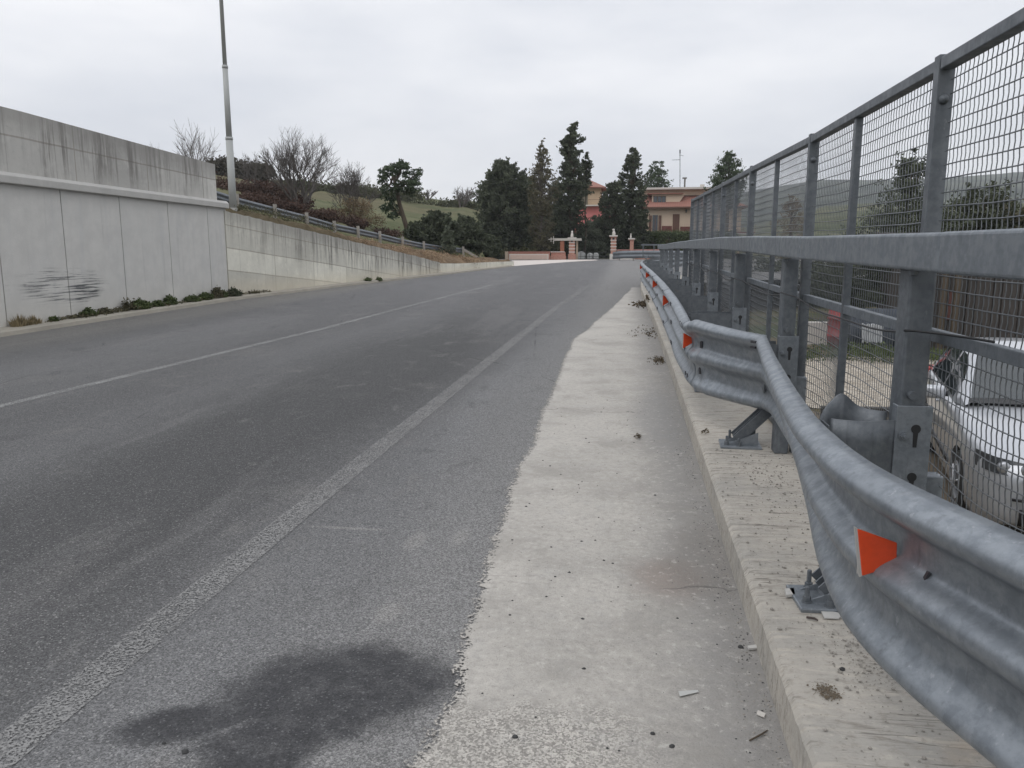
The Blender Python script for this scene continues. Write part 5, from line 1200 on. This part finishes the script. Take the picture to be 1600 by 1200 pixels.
# ================================================================ YARD THINGS
YS = 21.5
sh = empty('shed', at(1530, 520, YS), 'long dark weathered shed behind the silver car', 'shed'); sh.location.z = -.99
M_SHED = plain('shed_boards', (.06, .052, .047), .85, 0, .35, 2.5); a = at(1455, 470, YS); b = at(1850, 470, YS)
m = MB()
for k in range(56):
    x = lerp(a.x, b.x, k / 56); w = (b.x - a.x) / 56; m.box((x + w / 2, YS + (k % 2) * .03, .37), (w - .012, .05, 2.72))
part(m, 'wall', M_SHED, sh); m = MB(); m.box(((a.x + b.x) / 2, YS + 2.2, .3), (b.x - a.x - .02, 4.2, 2.5)); part(m, 'wall_core', M_SHED, sh)
m = MB(); m.prism([(a.x - .3, YS - .5, 1.76), (a.x - .3, YS + 4.6, 2.0), (a.x - .3, YS + 4.6, 2.06), (a.x - .3, YS - .5, 1.82)], (b.x - a.x + .6, 0, 0)); part(m, 'roof', plain('rusty_roof', (.07, .06, .055), .7, .2, .3, 2), sh)
for x in (1472, 1492): q = at(x, 470, YS - .4); m = MB(); m.box((q.x, YS - .45, .37), (.12, .12, 2.7)); part(m, 'post', M_BARKB, sh)
m = MB(); boxpx(m, 1480, 1500, 455, 500, YS - .1, .06); part(m, 'door', plain('rusty_red_door', (.13, .055, .045), .8), sh)
# blue grey panel fence, tarpaulin, red drum stack
pf = empty('panel_fence', at(1375, 560, 20.5), 'low blue-grey corrugated panel fence behind the white tarpaulin', 'fence'); pf.location.z = -.99
a, b = at(1325, 560, 20.5), at(1415, 560, 20.5); zt = at(1360, 482, 20.5).z; m = MB(); rows = []
for k in range(61): x = lerp(a.x, b.x, k / 60); rows.append([(x, 20.5 + .03 * math.sin(k * 2.1), -1.18), (x, 20.5 + .03 * math.sin(k * 2.1), zt)])
solid(part(m.grid(rows), 'sheet', plain('blue_grey_sheet', (.10, .115, .14), .6, .2, .3, 2), pf, True), .01)
for x in (a.x, (a.x + b.x) / 2, b.x): m = MB(); m.box((x, 20.6, (zt - 1) / 2), (.06, .06, zt + 1)); part(m, 'post', M_GALVD, pf)
q = at(1363, 521, 20.2); rows = []
for j in range(14):
    r = []
    for k in range(16):
        x = (k / 15 - .5) * .52; z = (.5 - j / 13) * (.46 + .05 * math.sin(k * 1.9)); r.append((q.x + x * (1 - .1 * j / 13), q.y + .035 * math.sin(k * 1.3 + j * .3), q.z + z))
    rows.append(r)
o = solid(MB().grid(rows).build('tarpaulin', plain('dirty_white_cloth', (.42, .43, .44), .9, 0, .2, 5), None, True), .006); tag(o, 'dirty white cloth hanging on the blue-grey panel fence', 'cloth')
q = at(1308, 530, 21); bn = empty('red_bin', (q.x, q.y, -.985), 'faded red plastic drum standing beside the low pale wall in the yard', 'drum')
m = MB(); m.lathe((q.x, q.y, -.985), [(.24, 0), (.25, .3), (.265, .31), (.265, .35), (.25, .36), (.25, .75), (.265, .76), (.265, .80), (.25, .81), (.24, 1.08), (.20, 1.12)], 20); part(m, 'body', plain('faded_red_plastic', (.30, .035, .035), .5), bn, True)
m = MB(); m.lathe((q.x, q.y, -.05), [(.215, 0), (.22, .04), (.05, .05)], 20); part(m, 'lid', plain('lid_red', (.22, .03, .03), .5), bn, True)
a, b = at(1255, 535, 22), at(1306, 535, 22); m = MB(); m.box(((a.x + b.x) / 2, 22, -.70), (b.x - a.x, .25, .62)); o = bevel(m.build('low_yard_wall', M_WHITE), .02); tag(o, 'low pale block wall across the yard beside the red drum', 'wall')
a, b = Vector((3.0, 12.3, -.91)), Vector((4.7, 11.9, -.82))
m = MB(); m.bar(a, b, .14, .14); tag(bevel(m.build('timber_beam', plain('dark_timber', (.045, .04, .035), .8)), .015), 'dark timber beam lying at the near edge of the gravel', 'beam')
# ================================================================ SILVER CAR
car = empty('parked_car', (3.66, 6.42, -.925), 'silver hatchback parked nose forward below the mesh fence', 'car', None, R(-14))
PNT = plain('silver_paint', (.42, .435, .46), .28, .42, .04, 3); PNT.node_tree.nodes['Principled BSDF'].inputs['Coat Weight'].default_value = .7
BLK = plain('black_plastic', (.018, .018, .02), .55, 0, .2, 10); TYR = plain('tyre_rubber', (.022, .022, .022), .85); RIM = plain('alloy_rim', (.42, .43, .45), .35, .7)
gg = G('car_glass'); GLS = gg.done((.03, .038, .042), .04, 0, .6)
def carpart(mb, name, mat, parent=None, smooth=True): return mb.build(name, mat, parent or car, smooth)
SEC = [(.0, .58, .24, .50, .60, .62), (.05, .70, .20, .52, .70, .73), (.16, .785, .18, .54, .765, .80), (.40, .835, .17, .55, .83, .865), (.85, .858, .17, .55, .875, .915), (1.30, .862, .17, .56, .905, .95), (1.75, .864, .17, .56, .915, .965), (2.1, .864, .17, .56, .92, .965),
       (2.9, .866, .17, .56, .935, .965), (3.6, .862, .17, .57, .95, .96), (4.15, .84, .19, .58, .96, .97), (4.42, .77, .24, .60, .93, .95), (4.55, .66, .34, .60, .86, .88)]
rows = []
def secrow(y, hw, zb, zm, zs, zc):
    h = [(0, zb), (hw * .6, zb), (hw * .93, zb + .01), (hw * .99, zb + .10), (hw, zm - .12), (hw * 1.0, zm + .05), (hw * .985, zs - .10), (hw * .955, zs - .035), (hw * .88, zs + .0), (hw * .6, lerp(zs, zc, .7)), (0, zc)]
    yy = lambda x: y + (.16 * (x / .86) ** 2 if y < .9 else (-.12 * (x / .86) ** 2 if y > 4.1 else 0)) * (1 if y < .5 or y > 4.1 else (.9 - y) / .4)
    L = [(-x, yy(x), z) for x, z in h]; Rr = [(x, yy(x), z) for x, z in reversed(h[:-1])]; return L + Rr[:-1] + [L[0]]
dense = []
for i in range(len(SEC) - 1):
    n = 3 if SEC[i + 1][0] - SEC[i][0] > .2 else 1
    for k in range(n): dense.append(tuple(lerp(SEC[i][j], SEC[i + 1][j], k / n) for j in range(6)))
dense.append(SEC[-1])
mb = MB(); rws = [secrow(*s)[:-1] for s in dense]; nc = len(rws[0])
for r in rws:
    for p_ in r: mb.v.append(p_)
for i in range(len(rws) - 1):
    for k in range(nc): a = i * nc + k; b = i * nc + (k + 1) % nc; mb.f.append((a, b, b + nc, a + nc)); mb.m.append(0)
mb.f.append(tuple(range(nc))[::-1]); mb.f.append(tuple((len(rws) - 1) * nc + k for k in range(nc))); mb.m += [0, 0]
body = carpart(mb, 'body', PNT)
WY = (.88, 3.58)
cut = MB()
for wy in WY:
    for s in (-1, 1): cut.tube([(s * .62, wy, .315), (s * 1.0, wy, .315)], .355, 32)
cutter = cut.build('arch_cut', PNT); cutter.parent = car
bo = body.modifiers.new('arches', 'BOOLEAN'); bo.operation = 'DIFFERENCE'; bo.object = cutter; bo.solver = 'EXACT'
bpy.context.view_layer.update(); dg = bpy.context.evaluated_depsgraph_get(); nm = bpy.data.meshes.new_from_object(body.evaluated_get(dg)); body.modifiers.clear(); body.data = nm; bpy.data.objects.remove(cutter)
bm = bmesh.new(); bm.from_mesh(body.data)
for e in bm.edges:
    if len(e.link_faces) == 2 and e.calc_face_angle(0) > R(50): e.smooth = False
bm.to_mesh(body.data); bm.free()
# cabin
def ring(y, z, hw, n=6): return [(lerp(-hw, hw, k / n), y, z) for k in range(n + 1)]
LB = [(-.79, 1.22), (-.80, 1.9), (-.80, 2.9), (-.77, 3.75)]
mb = MB(); gh = [(1.55, .955, .74), (1.78, 1.08, .71), (2.03, 1.235, .665), (2.24, 1.35, .62), (2.40, 1.40, .60), (2.85, 1.43, .60), (3.4, 1.42, .60), (3.72, 1.37, .60), (4.0, 1.20, .655), (4.22, .95, .72)]
rws = []
for y, z, hw in gh:
    bhw = .795 if 1.7 < y < 4.1 else .74
    rws.append([(-bhw, y + .0, min(.92, z - .01)), (-lerp(bhw, hw, .5), y, lerp(.92, z, .5)), (-hw, y, z - .03), (-hw + .05, y, z), (-hw * .4, y - .02, z + .012), (0, y - .025, z + .016), (hw * .4, y - .02, z + .012), (hw - .05, y, z), (hw, y, z - .03), (lerp(bhw, hw, .5), y, lerp(.92, z, .5)), (bhw, y, min(.92, z - .01))])
carpart(mb.grid(rws), 'cabin', PNT)
def onhood(y, u, off=.006):       # point on the cabin top surface
    ys = [g_[0] for g_ in gh]; z = ipl(y, ys, [g_[1] for g_ in gh]); hw = ipl(y, ys, [g_[2] for g_ in gh]) - .055
    return (u * hw, y - .025 * (1 - abs(u)) - off * .8, z + .016 * (1 - u * u) + off)
def sheet(yfa, us, mat, name, ny=8, nu=10, off=.007):
    rr = [[onhood(lerp(yfa[0], yfa[1], j / ny), lerp(us[0], us[1], k / nu), off) for k in range(nu + 1)] for j in range(ny + 1)]
    return carpart(MB().grid(rr), name, mat)
sheet((1.62, 2.225), (-1, 1), GLS, 'windscreen'); sheet((3.80, 4.13), (-.95, .95), GLS, 'rear_window')
sheet((1.54, 1.615), (-1.02, 1.02), BLK, 'windscreen_cowl', 2, 10, .009)
for s in (-1, 1):
    for y0, y1, nm_ in ((1.95, 2.68, 'side_window'), (2.76, 3.5, 'side_window'), (3.56, 3.86, 'side_window')):
        rr = []
        for k in range(9):
            y = lerp(y0, y1, k / 8); zt = ipl(y, [g_[0] for g_ in gh], [g_[1] for g_ in gh]); hw = ipl(y, [g_[0] for g_ in gh], [g_[2] for g_ in gh]); r = []
            for j in range(5):
                t = lerp(.08, .90, j / 4); z = lerp(.92, zt - .03, t); x = lerp(.795, hw, t) + .006; r.append((s * x, y, z))
            rr.append(r)
        carpart(MB().grid(rr), nm_, GLS)
    mir = MB(); mir.tube([(s * .84, 1.90, .98), (s * .92, 1.88, .985)], .03, 8); carpart(mir, 'mirror_arm', BLK)
    mir = MB(); mir.box((s * .97, 1.87, 1.0), (.20, .11, .135)); bevel(carpart(mir, 'mirror', PNT), .04, 3)
    # headlight with two lamps
    rr = []
    for j in range(5):
        r = []
        for k in range(9):
            u = k / 8; x = lerp(.33, .795, u); yb_ = .02 + .20 * (x / .80) ** 2 + (0 if u < .8 else (u - .8) * .75); z = lerp(.605 + .035 * u, .715 + .055 * u, j / 4); r.append((s * x, yb_ + (j / 4) * .05 - .03, z))
        rr.append(r)
    hl = carpart(MB().grid(rr), 'headlight', plain('headlight_lens', (.06, .065, .07), .08, .2, .5, 14))
    for x in (.46, .62): l_ = MB(); yy = .02 + .20 * (x / .8) ** 2; l_.tube([(s * x, yy + .02, .68), (s * x, yy - .020, .68), (s * x, yy - .026, .68)], [.050, .048, .034], 18); l_.build('lamp', RIM, car, True)
    tl = MB(); tl.box((s * .70, 4.42, .82), (.22, .2, .24)); bevel(carpart(tl, 'tail_light', plain('tail_red', (.3, .01, .01), .2)), .03)
    dh = MB(); dh.box((s * .868, 2.58, .80), (.02, .16, .025)); bevel(carpart(dh, 'door_handle', PNT), .006); dh = MB(); dh.box((s * .868, 3.38, .80), (.02, .16, .025)); bevel(carpart(dh, 'door_handle', PNT), .006)
    sl = MB(); sl.box((s * .868, 2.25, .42), (.02, 1.8, .045)); bevel(carpart(sl, 'side_moulding', BLK), .006)
    for wy in WY:
        w = MB(); w.tube([(s * .66, wy, .31), (s * .67, wy, .31), (s * .83, wy, .31), (s * .845, wy, .31)], [.27, .315, .315, .285], 32); wh = w.build('wheel', TYR, car, True)
        rm = MB(); xx = s * .848
        for k in range(7):
            a = 2 * math.pi * k / 7; rm.bar((xx, wy + math.cos(a) * .03, .31 + math.sin(a) * .03), (xx, wy + math.cos(a) * .20, .31 + math.sin(a) * .20), .012, .045, (0, -math.sin(a), math.cos(a)) if False else (1, 0, 0))
        rm.tube([(xx - s * .01, wy, .31), (xx + s * .006, wy, .31)], .05, 14)
        for k in range(28): a0, a1 = 2 * math.pi * k / 28, 2 * math.pi * (k + 1) / 28; rm.bar((xx, wy + math.cos(a0) * .205, .31 + math.sin(a0) * .205), (xx, wy + math.cos(a1) * .205, .31 + math.sin(a1) * .205), .02, .018, (1, 0, 0))
        rm.build('rim', RIM, wh); dk = MB(); dk.tube([(s * .80, wy, .31), (s * .846, wy, .31)], .20, 24); dk.build('brake_well', M_DARK, wh)
def frontpatch(x0, x1, z0, z1, mat, name, off=.012, n=10):
    rr = []
    for z in (z0, (z0 + z1) / 2, z1): rr.append([(lerp(x0, x1, k / n), .16 * (lerp(x0, x1, k / n) / .86) ** 2 - off + (.02 if z < .3 else 0) + (.03 if z > .6 else 0), z) for k in range(n + 1)])
    return solid(carpart(MB().grid(rr), name, mat), .02, 1)
frontpatch(-.30, .30, .545, .645, BLK, 'grille'); frontpatch(-.50, .50, .235, .37, BLK, 'bumper_intake'); frontpatch(-.56, .56, .435, .455, BLK, 'bumper_strip', .016)
for z in (.58, .61): frontpatch(-.29, .29, z - .006, z + .006, RIM, 'grille_bar', .02)
wp = MB(); wp.tube([(-.5, 1.60, 1.0), (.1, 1.66, 1.04)], .008, 5); carpart(wp, 'wiper', BLK); wp = MB(); wp.tube([(.0, 1.60, 1.0), (.55, 1.68, 1.04)], .008, 5); carpart(wp, 'wiper', BLK)
bn_ = MB(); bn_.tube([(-.66, .45, .795), (-.63, .88, .862), (-.58, 1.3, .902), (-.56, 1.52, .925)], .004, 4); carpart(bn_, 'bonnet_seam', BLK)
M_MUD = plain('dry_mud', (.15, .12, .085), .95, 0, .35, 2, .4)
mb = MB(); rg = random.Random(9); mb.v = [(4.1 + 2.9 * math.cos(a) * rg.uniform(.9, 1.1), 8.4 + 3.4 * math.sin(a) * rg.uniform(.9, 1.1), -.980) for a in [2 * math.pi * k / 30 for k in range(30)]]; top_ = [(x, y, -.930) for x, y, z in mb.v]; out_ = [(4.1 + (x - 4.1) * 1.35, 8.4 + (y - 8.4) * 1.25, -1.0) for x, y, z in mb.v]; mb.v = top_ + out_; mb.f = [tuple(range(30))] + [(k, k + 30, (k + 1) % 30 + 30, (k + 1) % 30) for k in range(30)]; mb.m = [0] * 31
tag(mb.build('parking_dirt', M_MUD), kind='structure')
# ================================================================ WEEDS AT THE WALL FOOT
def tuft(px, yb, h, w, mat, label, seed, leafy_=True, cat='weed', n=90):
    rg = random.Random(seed); b = atroad(px, yb + 1.5); b.x = max(b.x, left_x(b.y) + .14); s = b.y / 1247. * .85; m = MB(); m.tint = []; b.z += .08
    H = h * s; Wd = w * s
    for k in range(n):
        a = rg.uniform(0, 6.28); q = rg.random(); c = Vector((b.x + math.cos(a) * Wd * q * .6, b.y + math.sin(a) * Wd * q, b.z)); d = Vector((math.cos(a) * q * .5 + rg.gauss(0, .15), math.sin(a) * q * .5 + rg.gauss(0, .15), 1)); L = H * rg.uniform(.4, 1) * (1 - q * .5)
        wd = .006 if not leafy_ else .004; t0 = rg.random(); i = len(m.v); e = c + d * L; mid = c + d * L * .5 + Vector((0, 0, L * .08)); sd = Vector((-d.y, d.x, 0)).normalized() * wd if abs(d.x) + abs(d.y) > .01 else Vector((wd, 0, 0))
        m.v += [tuple(c - sd), tuple(c + sd), tuple(mid + sd), tuple(mid - sd), tuple(e)]; m.f += [(i, i + 1, i + 2, i + 3), (i + 3, i + 2, i + 4)]; m.m += [0, 0]; m.tint += [t0] * 5
        if leafy_:
            for j in range(4): leaves(m, tuple(c.lerp(e, rg.uniform(.15, 1))), .05, 4, .032, rg, rg.random())
    root = m.build('weed' if cat == 'weed' else 'grass_tuft', mat, None, False, loc=b); tag(root, label, cat); return root
tuft(8, 515, 30, 26, M_L_DRY, 'straw-coloured grass tuft at the left edge of the photo', 1, False, 'grass', 260)
tuft(31, 512, 24, 20, M_L_DRY, 'dry tan and green grass tuft second from the left edge', 2, False, 'grass', 200)
tuft(56, 507, 9, 7, M_L_GRN, 'tiny green weed just right of the dry grass tufts', 3, n=40)
tuft(112, 499, 18, 11, M_L_GRN, 'small dark weed below the black scuff marks on the wall', 4, n=100)
tuft(138, 495, 12, 12, M_L_BRN, 'low brownish weed between the scuff marks and the tall stalk', 5, n=70)
tuft(173, 490, 34, 4, M_L_BRN, 'single tall thin brown stalk against the wall', 6, n=22)
tuft(205, 487, 20, 22, M_L_GRN, 'wide low green weed clump at the wall foot', 7, n=240)
tuft(232, 483, 11, 14, M_L_GRN, 'low flat weed right of the wide green clump', 17, n=90)
tuft(255, 480, 19, 12, M_L_GRN, 'round green weed clump in the middle of the wall foot', 8, n=150)
tuft(285, 475, 12, 18, M_L_GRN, 'low green strip of weed left of the dark leafy ones', 9, n=150)
tuft(312, 472, 16, 14, M_L_GRN, 'green weed clump with a white scrap in front', 10, n=150)
tuft(332, 469, 24, 9, M_L_BRN, 'tall brownish weed near the end of the smooth wall panels', 11, n=110)
tuft(346, 468, 15, 9, M_L_GRN, 'dark green weed at the last smooth wall panel', 12, n=100)
tuft(367, 466, 18, 13, M_L_DK, 'dark leafy weed at the start of the sloping wall', 13, n=170)
tuft(575, 441, 7, 8, M_L_GRN, 'small weed half way along the sloping wall', 14, n=60)
tuft(592, 439.5, 5, 7, M_L_GRN, 'small flat weed right of the one half way along the sloping wall', 15, n=40)
# ================================================================ DEBRIS NEAR THE CAMERA
def rock(m, c, r, rg):
    i = len(m.v); n = 7; zs = (-.35, .15, .6)
    for j, z in enumerate(zs):
        for k in range(n): a = 2 * math.pi * k / n + j * .3; q = r * (1 if j == 0 else .95 if j == 1 else .5) * rg.uniform(.7, 1.15); m.v.append((c[0] + q * math.cos(a), c[1] + q * math.sin(a) * .8, c[2] + r * z * rg.uniform(.7, 1.1)))
    for j in range(2):
        for k in range(n): a = i + j * n + k; b = i + j * n + (k + 1) % n; m.f.append((a, b, b + n, a + n)); m.m.append(0)
    m.f.append(tuple(i + 2 * n + k for k in range(n))); m.m.append(0)
rg = random.Random(77)
def zsurf(x, y):
    if x > kx(y) + .02: return zr(y) + .168
    if x > ex(y): return zr(y) + .006
    return zr(y)
def scatter(name, label, mat, n, fn, lo, hi, seed):
    rg = random.Random(seed); m = MB()
    for _ in range(n):
        x, y = fn(rg); r = lo * (hi / lo) ** (rg.random() ** 2.2); rock(m, (x, y, zsurf(x, y)), r, rg)
    o = m.build(name, mat); tag(o, label, 'gravel', kind='stuff')
def clus(cx, cy, sx, sy): return lambda r: (r.gauss(cx, sx), r.gauss(cy, sy))
scatter('gravel', 'loose grit gathered in the gutter along the kerb', M_STONE, 1500, lambda r: (kx(3) - .012 - abs(r.gauss(0, .05)), r.uniform(1.6, 9) ** 1.0), .0015, .006, 1)
scatter('gravel', 'darker grit drifted along the near gutter', M_STONED, 700, lambda r: (kx(3) - .01 - abs(r.gauss(0, .06)), r.uniform(1.7, 6)), .0015, .005, 11)
scatter('gravel', 'dark loose grit scattered on the concrete shoulder', M_STONED, 260, lambda r: (r.uniform(-.55, .5), r.uniform(1.8, 8)), .002, .009, 2)
scatter('gravel', 'small pale stones scattered on top of the kerb', M_STONE, 800, lambda r: (r.uniform(.56, 1.12), r.uniform(1.8, 5.5)), .0015, .008, 3)
scatter('gravel', 'pale crumbs heaped on the kerb beside the guardrail foot', M_STONE, 300, lambda r: (r.gauss(.80, .05), r.gauss(2.55, .12)), .0015, .006, 4)
scatter('gravel', 'brown crumbled soil heap on the near kerb', M_MUD, 420, clus(.645, 2.33, .017, .022), .001, .0045, 5)
scatter('gravel', 'crumbs on the kerb in front of the leaning base plate', M_STONE, 260, lambda r: (r.gauss(.88, .09), r.gauss(4.6, .4)), .002, .008, 6)
scatter('gravel', 'black grit scattered on the asphalt', M_STONED, 70, lambda r: (r.uniform(-2.5, -.7), r.uniform(1.8, 6)), .002, .007, 7)
def stone_at(px, py, r, z, mat, label):
    q = atz(px, py, z); m = MB(); rock(m, (0, 0, 0), r, random.Random(int(px))); o = m.build('stone', mat); o.location = (q.x, q.y, z + r * .2); bevel(o, r * .15); tag(o, label, 'stone')
stone_at(289, 1176, .013, 0, M_STONED, 'largest black stone on the asphalt just below the dark stain')
stone_at(256, 1162, .008, 0, M_STONED, 'small black stone left of the largest one below the stain')
stone_at(805, 1152, .011, .006, M_STONED, 'black stone on the coarse concrete at the bottom centre')
stone_at(1020, 1147, .010, .006, M_STONED, 'upper left of two black stones on the near concrete')
stone_at(1050, 1167, .010, .006, M_STONED, 'lower right of two black stones on the near concrete')
stone_at(1157, 1012, .013, .006, M_STONED, 'dark stone in the gutter above the small pale chip')
stone_at(1316, 1046, .011, .166, M_STONED, 'round grey stone on the kerb near the guardrail')
q = atz(1338, 963, .165); m = MB(); rg = random.Random(5); bm = bmesh.new(); bmesh.ops.create_icosphere(bm, subdivisions=3, radius=.017)
for v in bm.verts: v.co *= 1 + .28 * math.sin(v.co.x * 330) * math.cos(v.co.y * 290 + v.co.z * 240)
me = bpy.data.meshes.new('paper_ball'); bm.to_mesh(me); bm.free(); me.materials.append(plain('white_paper', (.72, .71, .70), .9)); o = bpy.data.objects.new('paper_ball', me); COL.objects.link(o); o.location = q + Vector((0, 0, .014)); tag(o, 'crumpled white paper ball beside the near base plate', 'litter')
def flat(px_pts, z, th, name, label, mat, cat='litter', tilt=0):
    q = [atz(x, y, z) for x, y in px_pts]; m = MB(); m.prism([(p_.x, p_.y, z + .003 + tilt * (i % 2)) for i, p_ in enumerate(q)], (0, 0, th)); tag(m.build(name, mat), label, cat)
flat([(1524, 1172), (1552, 1170), (1568, 1177), (1588, 1193), (1560, 1191)], .166, .003, 'broken_tile', 'sharp white shard on the kerb in the bottom right corner', plain('white_shard', (.72, .72, .71), .5))
flat([(1282, 956), (1297, 957), (1318, 962), (1310, 969), (1288, 968)], .166, .004, 'stone_flake', 'flat pale flake in front of the near base plate', M_LEDGE)
flat([(1226, 925), (1240, 924), (1242, 934), (1228, 935)], .166, .012, 'mortar_lump', 'small mortar lump left of the near base plate', M_LEDGE)
flat([(1168, 1013), (1182, 1011), (1183, 1016), (1170, 1017)], .007, .008, 'concrete_chip', 'pale chip lying against the kerb', M_LEDGE)
flat([(1184, 1112), (1196, 1117), (1194, 1123), (1182, 1118)], .007, .003, 'paper_scrap', 'small pale paper scrap in the gutter', M_WHITE)
flat([(1060, 1082), (1090, 1080), (1092, 1083), (1062, 1090)], .007, .002, 'plastic_scrap', 'flat pale plastic scrap on the near concrete', plain('dull_plastic', (.42, .42, .40), .6))
def stick(a, b, z, r, name, label, mat):
    p0, p1 = atz(*a, z), atz(*b, z); mid = p0.lerp(p1, .5) + Vector((.008, 0, .006)); m = MB(); m.tube([p0 + Vector((0, 0, r)), mid, p1 + Vector((0, 0, r))], [r, r * 1.2, r * .7], 6); tag(m.build(name, mat), label, 'twig' if 'twig' in name else 'bolt')
stick((1171, 1158), (1199, 1142), .007, .0025, 'twig', 'short curved twig in the gutter near the bottom', M_BARKB)
stick((1260, 966), (1278, 971), .168, .004, 'loose_bolt', 'rusty loose bolt lying in front of the near base plate', plain('rusty_iron', (.05, .035, .03), .8))
stick((1333, 975), (1352, 981), .168, .004, 'loose_rod', 'dark rod end poking out under the guardrail', M_DARK)
# wind-blown leaves and dead weeds against the kerb
def litter(px, py, n, spread, label, seed, z=.006, lf=.011):
    rg = random.Random(seed); c = atz(px, py, zr(8) * 0 + z); m = MB(); m.tint = []
    for _ in range(n):
        q = (c.x - abs(rg.gauss(0, spread * .5)), c.y + rg.gauss(0, spread * 1.3), 0); zz = zsurf(q[0], q[1]); leaves(m, (q[0], q[1], zz + .006 + abs(rg.gauss(0, .01 * lf / .01))), .02, 3, lf, rg, rg.random(), .4, 1.4)
    o = m.build('dead_leaves', m_leaf('dead_weed', (.04, .032, .022), (.16, .125, .08)), None, False, loc=(c.x, c.y, 0)); tag(o, label, 'dead leaves', kind='stuff')
litter(1036, 572, 110, .13, 'dead leaves with a white scrap caught against the kerb', 1)
litter(1012, 478, 150, .30, 'dry weeds growing at the far end of the kerb', 2, .15, .03)
litter(1024, 520, 60, .35, 'scattered dead leaves along the far gutter', 3, .1, .014)
litter(998, 690, 12, .03, 'few dead leaves on the middle of the concrete shoulder', 4)
litter(1105, 681, 8, .03, 'few crumbs on the kerb left of the leaning base plate', 5, .168)
q = atz(1034, 571, .02); m = MB(); rg = random.Random(3); rock(m, (0, 0, 0), .05, rg); o = m.build('paper_scrap', M_WHITE); o.location = q; tag(o, 'crumpled white scrap among dead leaves by the kerb', 'litter')
# power line poles and wire beyond the house

# ================================================================ HAZE
hz = MB(); hz.box((0, 760, 88), (5200, 1700, 184)); ho = hz.build("haze", bpy.data.materials.new("haze_air")); hm = ho.data.materials[0]; hm.use_nodes = True
nt = hm.node_tree; nt.nodes.clear(); pv = nt.nodes.new('ShaderNodeVolumePrincipled'); oo = nt.nodes.new('ShaderNodeOutputMaterial'); pv.inputs['Density'].default_value = .00035; pv.inputs['Color'].default_value = (.93, .955, .99, 1); pv.inputs['Anisotropy'].default_value = .2
nt.links.new(pv.outputs[0], oo.inputs['Volume']); tag(ho, kind='stuff'); ho['label'] = 'thin pale winter haze hanging over the whole valley'; ho['category'] = 'haze'

leafy('shrub', 'dark low shrub at the end of the upper guardrail ramp', 'shrub', 762, 401, 366, 20, 58, P_BUSH, M_L_DK, 240, 45, .12, .2, 19)
rg = random.Random(88); m = MB(); m.tint = []
for _ in range(900):
    Y = rg.uniform(13.2, 22.5); x = left_x(Y) + .06 + abs(rg.gauss(0, .10)); dn = .5 + .5 * math.sin(Y * 2.9) * math.sin(Y * 1.3)
    if rg.random() < dn + .15: leaves(m, (x, Y, zr(Y) + .10 + abs(rg.gauss(0, .04)) * dn), .05, 5, .03, rg, rg.random(), .8)
tag(m.build('wall_foot_weeds', M_L_BRN), 'thin strip of moss and small weeds along the foot of the wall', 'ground cover', kind='stuff')
GRP = {'bare_tree': 'bare winter trees on the left slope', 'evergreen_tree': 'dark trees round the gate', 'stone': 'single stones lying near the camera', 'weed': 'weeds along the foot of the left wall', 'grass_tuft': 'dry grass tufts at the foot of the left wall', 'bale': 'wrapped bales behind the gate', 'gate_pillar': 'brick pillars of the gate', 'statue': 'white statues on the gate pillars', 'shrub': 'dark shrubs below the trees', 'conifer_tree': 'conifers round the houses', 'pine_tree': 'pines behind the houses', 'olive_tree': 'bushy grey green trees', 'tv_aerial': 'television aerials', 'brick_wall': 'low brick walls of the gate', 'eucalyptus_tree': 'ragged tall trees by the pink house'}
for o in list(SC.objects):
    if o.parent is None and o.get('category') and o.name.split('.')[0] in GRP: o['group'] = GRP[o.name.split('.')[0]]
